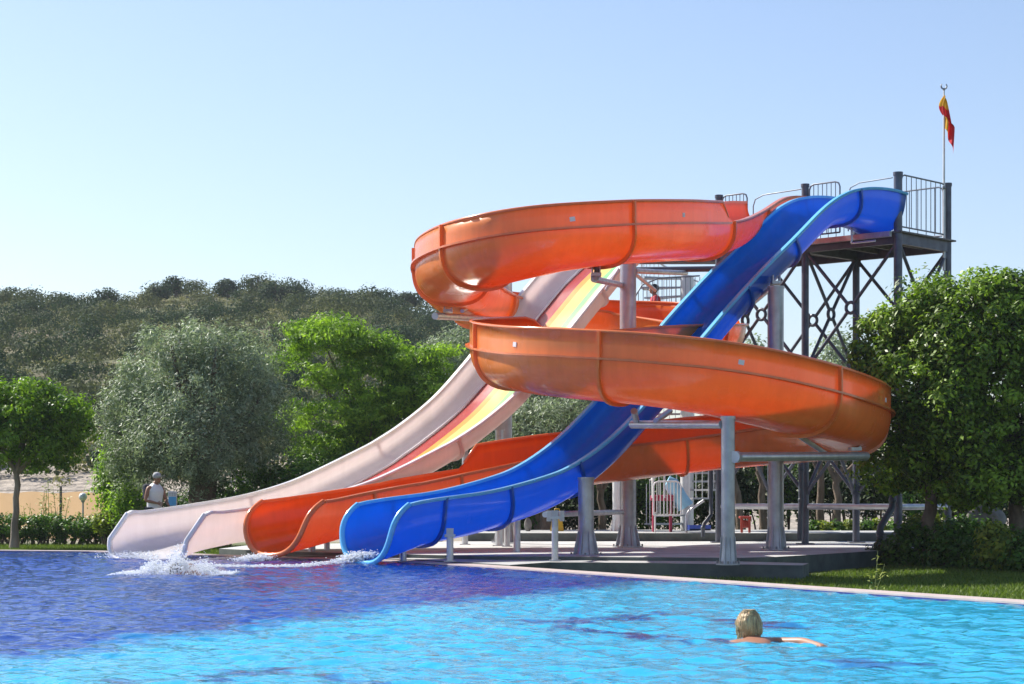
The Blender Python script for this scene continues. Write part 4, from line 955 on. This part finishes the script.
for pas, tries in ((0, 9000), (1, 9000)):
    for _ in range(tries):
        y = rng.uniform(76, 217); px = rng.uniform(-30, 620); x = (px-512)/F*y
        if px < 150 and y < 80+rng.normal()*3: continue
        if rng.random() > max((y/217)**1.2, .45 if y < 110 else 0): continue
        if pas == 0: r = rng.uniform(1.1, 2.5)*(.75+.25*y/217); h = r*rng.uniform(1.0, 1.45); gap = .78
        else: r = rng.uniform(.45, .95); h = r*rng.uniform(.7, 1.0); gap = .5
        if any((x-a)**2+((y-b)*.55)**2 < (gap*(r+c))**2 for a, b, c in placed): continue
        placed.append((x, y, r)); cnt += 1
        tint = rng.choice([rng.uniform(-.1, .05), rng.uniform(.0, .2), rng.uniform(.15, .38)]) if pas == 0 else rng.uniform(.25, .95)
        n = int((300 if pas == 0 else 200)*(r/1.2)**1.7*(1.2 if y < 130 else .9)); P, Nn, T_ = shrub_leaves(x, y, r, h, n, tint, rng); PP.append(P); NN.append(Nn); TT.append(T_); SZ.append(np.full(len(P), .13+.045*r))
P = np.vstack(PP); Nn = np.vstack(NN); T_ = np.concatenate(TT); SZ = np.concatenate(SZ)
vs, fs_ = leaves(P, Nn, SZ, SZ*.75, rng); o = mesh_np('hillside_scrub', vs, fs_, ['leaf_maquis'], True, np.repeat(T_, 4)); tag(o, 'grey green scrub covering the hillside', 'scrub', kind='stuff')
print('scrub', cnt, len(vs))
# larger dark bushes on the ridge, each its own
for k, x in enumerate((12, 68, 108, 160, 176, 258, 276, 292, 330, 352, 386, 408, 372, 228)):
    y = RD+rng.uniform(-14, 4); xx = (x-512)/F*y; r = rng.uniform(1.5, 2.3); c = (xx, y, float(hill_z(np.array([xx]), np.array([y]))[0]))
    t = thing('ridge_tree', 'dark rounded tree on the skyline of the hill', 'tree', c, 'dark trees along the ridge'); P, Nn, T_ = shrub_leaves(xx, y, r, r*1.3, 900, -.02, rng)
    vs, fs_ = leaves(P, Nn, .27, .2, rng); mesh_np('crown', vs, fs_, ['leaf_maquis'], True, np.repeat(T_, 4), t); MB().tube([c, (xx, y, c[2]+r*.9)], [.2, .1], 6).build('trunk', ['bark'], t)

# ------------------------------------------------------------------ shade cloth fence, lamp, sign board
fx0, fx1, fd = W(-60, 520, 56).x, W(125, 520, 56).x, 56
t = thing('shade_cloth_fence', 'tan shade cloth fence stretched between thin dark posts behind the hedge', 'fence', (fx0, fd, -.1))
nx, nz = 80, 8; vs = []
for i in range(nx+1):
    for k in range(nz+1):
        f = i/nx; g = k/nz; sag = .05*math.sin(f*math.pi*4)**2; vs.append((fx0+(fx1-fx0)*f, fd+.02*math.sin(f*17+g*2)*(.3+g)+.006*math.sin(f*41+g), -.15+g*(1.33-sag)))
MB().add(vs, [[i*(nz+1)+k, (i+1)*(nz+1)+k, (i+1)*(nz+1)+k+1, i*(nz+1)+k+1] for i in range(nx) for k in range(nz)], 0, True).build('cloth', ['shade_cloth'], t)
for x in (61, -20, 118): q = W(x, 520, 55.9); MB().cyl((q.x, q.y, -.15), (q.x, q.y, 1.32), .03, 8).build('fence_post', ['post_dark'], t)
MB().cyl((fx0, fd-.02, 1.22), (fx1, fd-.02, 1.22), .008, 6).build('top_wire', ['post_dark'], t)
q = W(83, 498, 50); t = thing('garden_lamp', 'white globe garden lamp on a short post behind the hedge', 'lamp', (q.x, q.y, GZ))
MB().cyl((q.x, q.y, GZ), (q.x, q.y, .92), .022, 10).build('post', ['sign_grey'], t); MB().ball((q.x, q.y, HC+.03), .105, 20, 14).build('globe', ['globe'], t); MB().lathe([(.022, 0), (.05, .03), (.05, .06)], (q.x, q.y, .88), 12).build('collar', ['sign_grey'], t)
q = W(172.5, 498, 44); t = thing('notice_board', 'small white and sky blue notice board behind the white slide', 'sign', (q.x, q.y, GZ))
rt = Matrix.Identity(3)
MB().box((q.x, q.y, HC-.02), (.19, .03, .34), bev=.008).build('panel', ['white_paint'], t); MB().box((q.x, q.y-.019, HC-.07), (.165, .006, .20)).build('blue_field', ['sign_blue'], t)
mb = MB()
for k in range(3):
    for j in range(2): mb.box((q.x-.055+.055*k, q.y-.018, HC+.105-.04*j), (.04, .005, .026))
mb.build('pictograms', ['sign_grey'], t); MB().cyl((q.x, q.y+.02, GZ), (q.x, q.y+.02, HC+.1), .02, 8).build('post', ['sign_grey'], t)

# ------------------------------------------------------------------ people
def skin_mesh(name, verts, edges, mat, parent=None, lvl=2, extra=None, mats=None):
    """verts: list of (pos, radius); returns the evaluated skinned mesh as an object"""
    me = bpy.data.meshes.new(name+'_cage'); me.from_pydata([tuple(v[0]) for v in verts], edges, []); o = bpy.data.objects.new(name, me); COL.objects.link(o)
    sk = o.modifiers.new('skin', 'SKIN'); sk.use_smooth_shade = True; ssub = o.modifiers.new('sub', 'SUBSURF'); ssub.levels = ssub.render_levels = lvl
    sv = me.skin_vertices[0].data
    for i, v in enumerate(verts): sv[i].radius = (v[1], v[1]) if not hasattr(v[1], '__len__') else v[1]; sv[i].use_root = i == 0
    bpy.context.view_layer.update(); dg = bpy.context.evaluated_depsgraph_get(); ev = bpy.data.meshes.new_from_object(o.evaluated_get(dg)); bpy.data.objects.remove(o); bpy.data.meshes.remove(me)
    mb = MB(); mb.v = [tuple(v.co) for v in ev.vertices]; mb.f = [list(p.vertices) for p in ev.polygons]; mb.mi = [0]*len(mb.f); mb.sm = [True]*len(mb.f); bpy.data.meshes.remove(ev)
    if extra: extra(mb)
    return mb.build(name, mats or [mat], parent)
def head_into(mb, c, fwd, up, s_=1.0):
    """a skull with brow, nose, lips, chin, eyes and ears, about 0.22 m tall"""
    fwd, up = Vector(fwd).normalized(), Vector(up).normalized(); side = fwd.cross(up).normalized(); c = Vector(c)
    def P(a, b, d): return c+(side*a+fwd*b+up*d)*s_
    n, mm = 18, 14; b0_ = len(mb.v); vs = []
    for i in range(mm+1):
        ph = math.pi*i/mm
        for k in range(n):
            th = 2*math.pi*k/n; x = math.sin(ph)*math.cos(th); y = math.sin(ph)*math.sin(th); z = math.cos(ph)
            jaw = 1-.28*max(0, -z); vs.append(P(x*.076*jaw, y*.095*(1-.18*max(0, -z))+(.012 if z < -.2 and y > .3 else 0), z*.112))
    mb.add(vs, [[i*n+k, i*n+(k+1) % n, (i+1)*n+(k+1) % n, (i+1)*n+k] for i in range(mm) for k in range(n)], 0, True)
    nose = [P(0, .090, .015), P(-.014, .094, -.030), P(.014, .094, -.030), P(0, .118, -.024), P(0, .096, -.040)]
    mb.add(nose, [[0, 1, 3], [0, 3, 2], [1, 4, 3], [3, 4, 2]], 0, True)
    for e in (-1, 1):
        mb.ball(P(e*.031, .083, .004), .011*s_, 8, 6, 1); mb.ball(P(e*.080, -.005, -.005), .022*s_, 8, 6, 0, (.5, .9, 1.3))
    mb.tube([P(-.022, .088, -.056), P(0, .096, -.056), P(.022, .088, -.056)], .006*s_, 6, 2)
def hand_chain(verts, edges, wrist_i, wrist, d, n_, s_=1.0):
    """palm and five fingers continuing from the wrist along d; n_ is the palm normal"""
    d, n_ = Vector(d).normalized(), Vector(n_).normalized(); sd_ = d.cross(n_).normalized(); w = Vector(wrist)
    k = len(verts); verts.append((w+d*.06*s_, .024*s_)); edges.append((wrist_i, k))
    for off, ln in ((-.030, .065), (-.010, .078), (.010, .074), (.029, .058)):
        i = len(verts); verts += [(w+d*.088*s_+sd_*off*s_, .0085*s_), (w+d*(.088+ln*.55)*s_+sd_*off*1.15*s_+n_*.010*s_, .008*s_), (w+d*(.088+ln)*s_+sd_*off*1.2*s_+n_*.026*s_, .006*s_)]
        edges += [(k, i), (i, i+1), (i+1, i+2)]
    i = len(verts); verts += [(w+d*.045*s_-sd_*.036*s_, .010*s_), (w+d*.075*s_-sd_*.060*s_+n_*.01, .007*s_)]; edges += [(k, i), (i, i+1)]
def person(label, J, fwd, skin, garments, group=None, up=(0, 0, 1), cat='person', hs=1.0):
    """J: joint positions; garments: (name, material, [(joint, joint, r0, r1, f0, f1)])"""
    base = J.get('base', J['pelvis']); t = thing('person', label, cat, base, group)
    vs = [(J['pelvis'], .125*hs), (J['belly'], .115*hs), (J['chest'], .122*hs), (J['neck'], .055*hs), (Vector(J['head'])-Vector(up)*.06*hs, .058*hs)]; es = [(0, 1), (1, 2), (2, 3), (3, 4)]
    for sd_ in 'lr':
        i = len(vs); vs += [(J['shoulder_'+sd_], .05*hs), (J['elbow_'+sd_], .041*hs), (J['wrist_'+sd_], .028*hs)]; es += [(2, i), (i, i+1), (i+1, i+2)]
        dvec = Vector(J['wrist_'+sd_])-Vector(J['elbow_'+sd_]); hand_chain(vs, es, i+2, J['wrist_'+sd_], dvec, J.get('palm_'+sd_, fwd), hs)
        i = len(vs); vs += [(J['hip_'+sd_], .088*hs), (J['knee_'+sd_], .058*hs), (J['ankle_'+sd_], .038*hs), (J['toe_'+sd_], .026*hs)]; es += [(0, i), (i, i+1), (i+1, i+2), (i+2, i+3)]
    skin_mesh('body', vs, es, skin, t, 2, lambda mb: head_into(mb, J['head'], J.get('look', fwd), up, hs), [skin, 'eye', 'lip'])
    for nm, mt_, segs in garments:
        gv, ge = [], []; key = {}
        for a, b, ra, rb in segs:
            for q, rr in ((a, ra), (b, rb)):
                if q not in key: key[q] = len(gv); gv.append((J[q] if q in J else q, rr*hs))
            ge.append((key[a], key[b]))
        skin_mesh(nm, gv, ge, mt_, t, 2)
    return t
# lifeguard behind the white slide
def standing(px, d, gz, face_deg, s_=1.0):
    X = (px-512)/F*d; f = V(math.cos(R(face_deg)), math.sin(R(face_deg)), 0); l = V(-f.y, f.x, 0); o = V(X, d, gz)
    def q(a, b, z): return o+f*a*s_+l*b*s_+V(0, 0, z*s_)
    J = dict(base=o, pelvis=q(0, 0, .95), belly=q(0, 0, 1.12), chest=q(.02, 0, 1.34), neck=q(.03, 0, 1.52), head=q(.05, 0, 1.645),
             shoulder_l=q(.02, .19, 1.44), elbow_l=q(.08, .25, 1.16), wrist_l=q(.28, .15, 1.06), shoulder_r=q(.02, -.19, 1.44), elbow_r=q(.02, -.27, 1.15), wrist_r=q(.24, -.16, 1.10),
             hip_l=q(0, .09, .90), knee_l=q(.02, .10, .49), ankle_l=q(-.02, .10, .08), toe_l=q(.14, .12, .03), hip_r=q(0, -.09, .90), knee_r=q(.02, -.10, .49), ankle_r=q(-.02, -.10, .08), toe_r=q(.14, -.12, .03))
    return J, f, l
J, f, l = standing(154.5, 42.5, GZ, -40, .97)
J['head'] = J['head']+f*.03; J['look'] = f-V(0, 0, .45)
J['pf'] = J['pelvis']-V(0, 0, .12); J['c2'] = J['chest']+V(0, 0, .06); J['sl'] = J['chest']+l*.10+V(0, 0, .15); J['sr'] = J['chest']-l*.10+V(0, 0, .15); J['kl'] = Vector(J['hip_l']).lerp(J['knee_l'], .75); J['kr'] = Vector(J['hip_r']).lerp(J['knee_r'], .75)
t = person('man in a white tank top and grey cap standing behind the white slide, looking down', J, f, 'skin_dark',
           [('tank_top', 'cloth_white', [('pf', 'pelvis', .185, .18), ('pelvis', 'belly', .18, .175), ('belly', 'chest', .175, .195), ('chest', 'c2', .195, .12), ('c2', 'sl', .12, .06), ('c2', 'sr', .12, .06)]),
            ('shorts', 'cloth_dark', [('pelvis', 'hip_l', .135, .105), ('hip_l', 'kl', .105, .09), ('pelvis', 'hip_r', .135, .105), ('hip_r', 'kr', .105, .09)])])
hc = J['head']
MB().ball(hc+V(0, 0, .045), .098, 14, 10, 0, (.95, 1.1, .85)).box(hc+f*.13+V(0, 0, .04), (.12, .12, .012), Matrix((f, l, V(0, 0, 1))).transposed()).build('cap', ['cap_grey'], t)
mbx = MB().box(J['chest']-f*.17+l*-.02, (.14, .28, .34), Matrix((f, l, V(0, 0, 1))).transposed(), bev=.05)
mbx.build('backpack', ['cloth_dark'], t)
# child in red on the spiral stair landing
J, f, l = standing(656, 44.6, 4.02, 185, .99)
J['c2'] = J['chest']+V(0, 0, .08); J['kl'] = Vector(J['hip_l']).lerp(J['knee_l'], .7); J['kr'] = Vector(J['hip_r']).lerp(J['knee_r'], .7); J['sl'] = Vector(J['shoulder_l']).lerp(J['elbow_l'], .55); J['sr'] = Vector(J['shoulder_r']).lerp(J['elbow_r'], .55)
t = person('dark-haired person in a red top on the staircase behind the railing', J, f, 'skin',
           [('shirt', 'cloth_red', [('pelvis', 'belly', .175, .17), ('belly', 'chest', .17, .19), ('chest', 'c2', .19, .11), ('chest', 'shoulder_l', .19, .08), ('shoulder_l', 'sl', .075, .062), ('chest', 'shoulder_r', .19, .08), ('shoulder_r', 'sr', .075, .062)]),
            ('shorts', 'cloth_dark', [('pelvis', 'hip_l', .135, .105), ('hip_l', 'kl', .105, .09), ('pelvis', 'hip_r', .135, .105), ('hip_r', 'kr', .105, .09)])])
MB().ball(J['head']-f*.015+V(0, 0, .03), .103, 14, 10, 0, (1, 1.0, .95)).build('hair', ['hair_dark'], t)
MB().box(V((656-512)/F*44.6, 44.8, 3.96), (1.0, .9, .06)).build('stair_platform', ['galv'], st)
# woman swimming away in the foreground
D_ = 14.1; X = (749-512)/F*D_
fw = V(-.22, .97, 0).normalized(); rt_ = V(fw.y, -fw.x, 0)
o = V(X, D_, 0)
def q(a, b, z): return o+fw*a+rt_*b+V(0, 0, z)
J = dict(base=o+V(0, 0, -.1), head=q(.0, 0, .108), neck=q(-.05, 0, -.005), chest=q(-.17, 0, -.055), belly=q(-.42, 0, -.16), pelvis=q(-.62, 0, -.19), shoulder_l=q(-.11, -.17, -.03), elbow_l=q(.10, -.30, -.10), wrist_l=q(.30, -.20, -.14),
         shoulder_r=q(-.12, .17, -.015), elbow_r=q(-.33, .28, .004), wrist_r=q(-.60, .29, -.004), palm_r=V(0, 0, -1), palm_l=V(0, 0, -1), hip_l=q(-.68, -.10, -.20), knee_l=q(-1.0, -.2, -.32), ankle_l=q(-1.30, -.10, -.25), toe_l=q(-1.45, -.10, -.26), hip_r=q(-.68, .10, -.20), knee_r=q(-1.02, .22, -.30), ankle_r=q(-1.32, .13, -.22), toe_r=q(-1.46, .13, -.24))
J['look'] = (fw*1+rt_*.25)
t = person('blond bobbed woman swimming away through the bright shallow water', J, fw, 'skin', [('swimsuit', 'swimsuit', [('belly', 'pelvis', .122, .133)])], hs=.84)
J['cb'] = J['chest']
# hair: bob of many overlapping locks over a cap
hc = Vector(J['head']); rng = np.random.default_rng(9); lk = Vector(J['look']).normalized(); ls = V(lk.y, -lk.x, 0); mb = MB()
hs_ = .80
mb.ball(hc-lk*.010+V(0, 0, .012), .084, 20, 14, 0, (.88, 1.0, 1.1))
for k in range(420):
    a = R(rng.uniform(48, 312)); dr_ = lk*math.cos(a)+ls*math.sin(a); top = hc-lk*.01+V(0, 0, .106)+dr_*.015+V(rng.normal()*.01, rng.normal()*.01, 0)
    ln = -.080+rng.normal()*.012
    p1 = hc+dr_*.066+V(0, 0, .072); p2 = hc+dr_*(.083+rng.normal()*.004)+V(0, 0, .01); p3 = hc+dr_*(.080+rng.normal()*.006)+V(0, 0, ln*.6); p4 = hc+dr_*(.066+rng.normal()*.008)+V(0, 0, ln)
    mb.tube([top, p1, p2, p3, p4], [.003, .0055, .006, .0055, .002], 5)
mb.build('hair', ['hair_blond'], t)
mb = MB()
for e in (-1, 1): mb.ball(hc+lk*.088+ls*e*.034+V(0, 0, .004), .026, 10, 8, 0, (1, .5, .8)); mb.tube([hc+lk*.085+ls*e*.06+V(0, 0, .008), hc+ls*e*.082+V(0, 0, .008)], .005, 6)
mb.build('sunglasses', ['glass_dark'], t)
# swimmer hidden in splash
D_ = 2000/76.1; X = (184-512)/F*D_; fw = V(-.85, .3, 0).normalized(); rt_ = V(fw.y, -fw.x, 0); o = V(X, D_, 0)
J = dict(base=o+V(0, 0, -.1), head=q(.12, 0, .02), neck=q(0, 0, .0), chest=q(-.13, 0, -.05), belly=q(-.38, 0, -.12), pelvis=q(-.58, 0, -.15), shoulder_l=q(-.06, -.19, -.01), elbow_l=q(.18, -.26, -.10), wrist_l=q(.40, -.2, -.16),
         shoulder_r=q(-.06, .19, .02), elbow_r=q(.10, .30, .10), wrist_r=q(-.02, .52, .05), palm_r=V(0, 0, -1), palm_l=V(0, 0, -1), hip_l=q(-.64, -.1, -.16), knee_l=q(-1.0, -.12, -.22), ankle_l=q(-1.35, -.1, -.12), toe_l=q(-1.5, -.1, -.12), hip_r=q(-.64, .1, -.16), knee_r=q(-1.0, .12, -.2), ankle_r=q(-1.35, .1, -.16), toe_r=q(-1.5, .1, -.18))
t = person('swimmer half hidden in white splashing water in front of the white slide', J, fw, 'skin_dark', [('swimming_trunks', 'cloth_dark', [('belly', 'pelvis', .11, .132)])])
MB().ball(Vector(J['head'])+V(0, 0, .03), .10, 12, 9).build('hair', ['hair_dark'], t)

# ------------------------------------------------------------------ splash and foam
def droplets(name, pts, rads, label, flat=1.0):
    oct_v = np.array([(0, 0, 1), (.894, 0, .447), (.276, .851, .447), (-.724, .526, .447), (-.724, -.526, .447), (.276, -.851, .447), (.724, .526, -.447), (-.276, .851, -.447), (-.894, 0, -.447), (-.276, -.851, -.447), (.724, -.526, -.447), (0, 0, -1)])
    oct_f = np.array([(0, 1, 2), (0, 2, 3), (0, 3, 4), (0, 4, 5), (0, 5, 1), (1, 6, 2), (2, 7, 3), (3, 8, 4), (4, 9, 5), (5, 10, 1), (6, 7, 2), (7, 8, 3), (8, 9, 4), (9, 10, 5), (10, 6, 1), (11, 7, 6), (11, 8, 7), (11, 9, 8), (11, 10, 9), (11, 6, 10)])
    n = len(pts); sc = rads[:, None, None]*np.array([1.0, 1.0, flat])*RNG.uniform(.5, 1.6, (n, 1, 3))
    V_ = (pts[:, None, :]+oct_v[None]*sc).reshape(-1, 3); F_ = (oct_f[None]+12*np.arange(n)[:, None, None]).reshape(-1, 3)
    o = mesh_np(name, V_, F_, ['foam'], True); tag(o, label, 'foam', kind='stuff'); return o
def trail(pxs, d0, n, spread, hgt, rmax):
    pts = np.array([Z0(x, y, 0) for x, y in pxs]); t_ = RNG.random(n)*(len(pts)-1); i = np.minimum(t_.astype(int), len(pts)-2); f = (t_-i)[:, None]
    p = pts[i]*(1-f)+pts[i+1]*f; jag = np.abs(np.sin(t_*9)+np.sin(t_*23+1))*.5+.15
    x = p[:, 0]+RNG.normal(size=n)*spread*.6; y = p[:, 1]+RNG.normal(size=n)*spread; z = np.abs(RNG.normal(size=n))*hgt*jag-.01
    return np.stack([x, y, z], 1), RNG.uniform(.2, 1, n)**2*rmax+.006
c = Z0(170, 574, 0); n = 26000
ang = RNG.normal(size=(n, 3)); px_ = RNG.normal(size=n); hx = np.clip(RNG.normal(size=n)*.42+.02, -.75, .85)
hmax = .25*np.exp(-((hx-.08)/.5)**2)*(0.7+.3*np.sin(hx*17))
z = np.abs(RNG.normal(size=n))*hmax*.55-.01
pts = np.stack([c[0]+hx, c[1]+.12+RNG.normal(size=n)*.2, z], 1)
droplets('splash', pts, RNG.uniform(.1, 1, n)**3*.009+.002, 'white splash thrown up round the swimmer')
P1 = [trail([(185, 563), (215, 559), (240, 557), (258, 559)], 0, 7000, .12, .012, .014), trail([(205, 566), (250, 567), (300, 566), (330, 563), (352, 561)], 0, 12000, .14, .016, .015)]
droplets('foam', np.vstack([p[0] for p in P1]), np.concatenate([p[1] for p in P1]), 'white foam trailing from the slide mouths', .4)
def spout(a, b, n, w, r):
    t_ = RNG.random(n); p = np.array(a)*(1-t_[:, None])+np.array(b)*t_[:, None]; p[:, 2] -= .25*t_*t_*0; return p+RNG.normal(size=(n, 3))*np.array([w, w, .02]), RNG.uniform(.2, 1, n)**2*r+.006
S1 = [spout(W(366, 553, 30.6), W(346, 561, 30.5), 2600, .10, .010), spout(W(262, 556, 31.9), W(245, 560, 31.6), 1800, .10, .009), spout(W(150, 552, 33.6), W(135, 557, 33.2), 1500, .3, .007)]
droplets('spout_foam', np.vstack([p[0] for p in S1]), np.concatenate([p[1] for p in S1]), 'white water pouring off the slide lips', .6)


# ------------------------------------------------------------------ summer haze over the hills
X0, X1, Y0, Y1, Z_0, Z_1 = -330, 330, -30, 400, -4, 62
hz = MB().box(((X0+X1)/2, (Y0+Y1)/2, (Z_0+Z_1)/2), (X1-X0, Y1-Y0, Z_1-Z_0))
hm, nt, out = new_mat('haze'); v = nd(nt, 'ShaderNodeVolumePrincipled'); v.inputs['Color'].default_value = (.86, .92, 1, 1); v.inputs['Density'].default_value = .00026
nt.links.new(v.outputs[0], out.inputs['Volume']); tag(hz.build('haze', [hm]), kind='stuff')
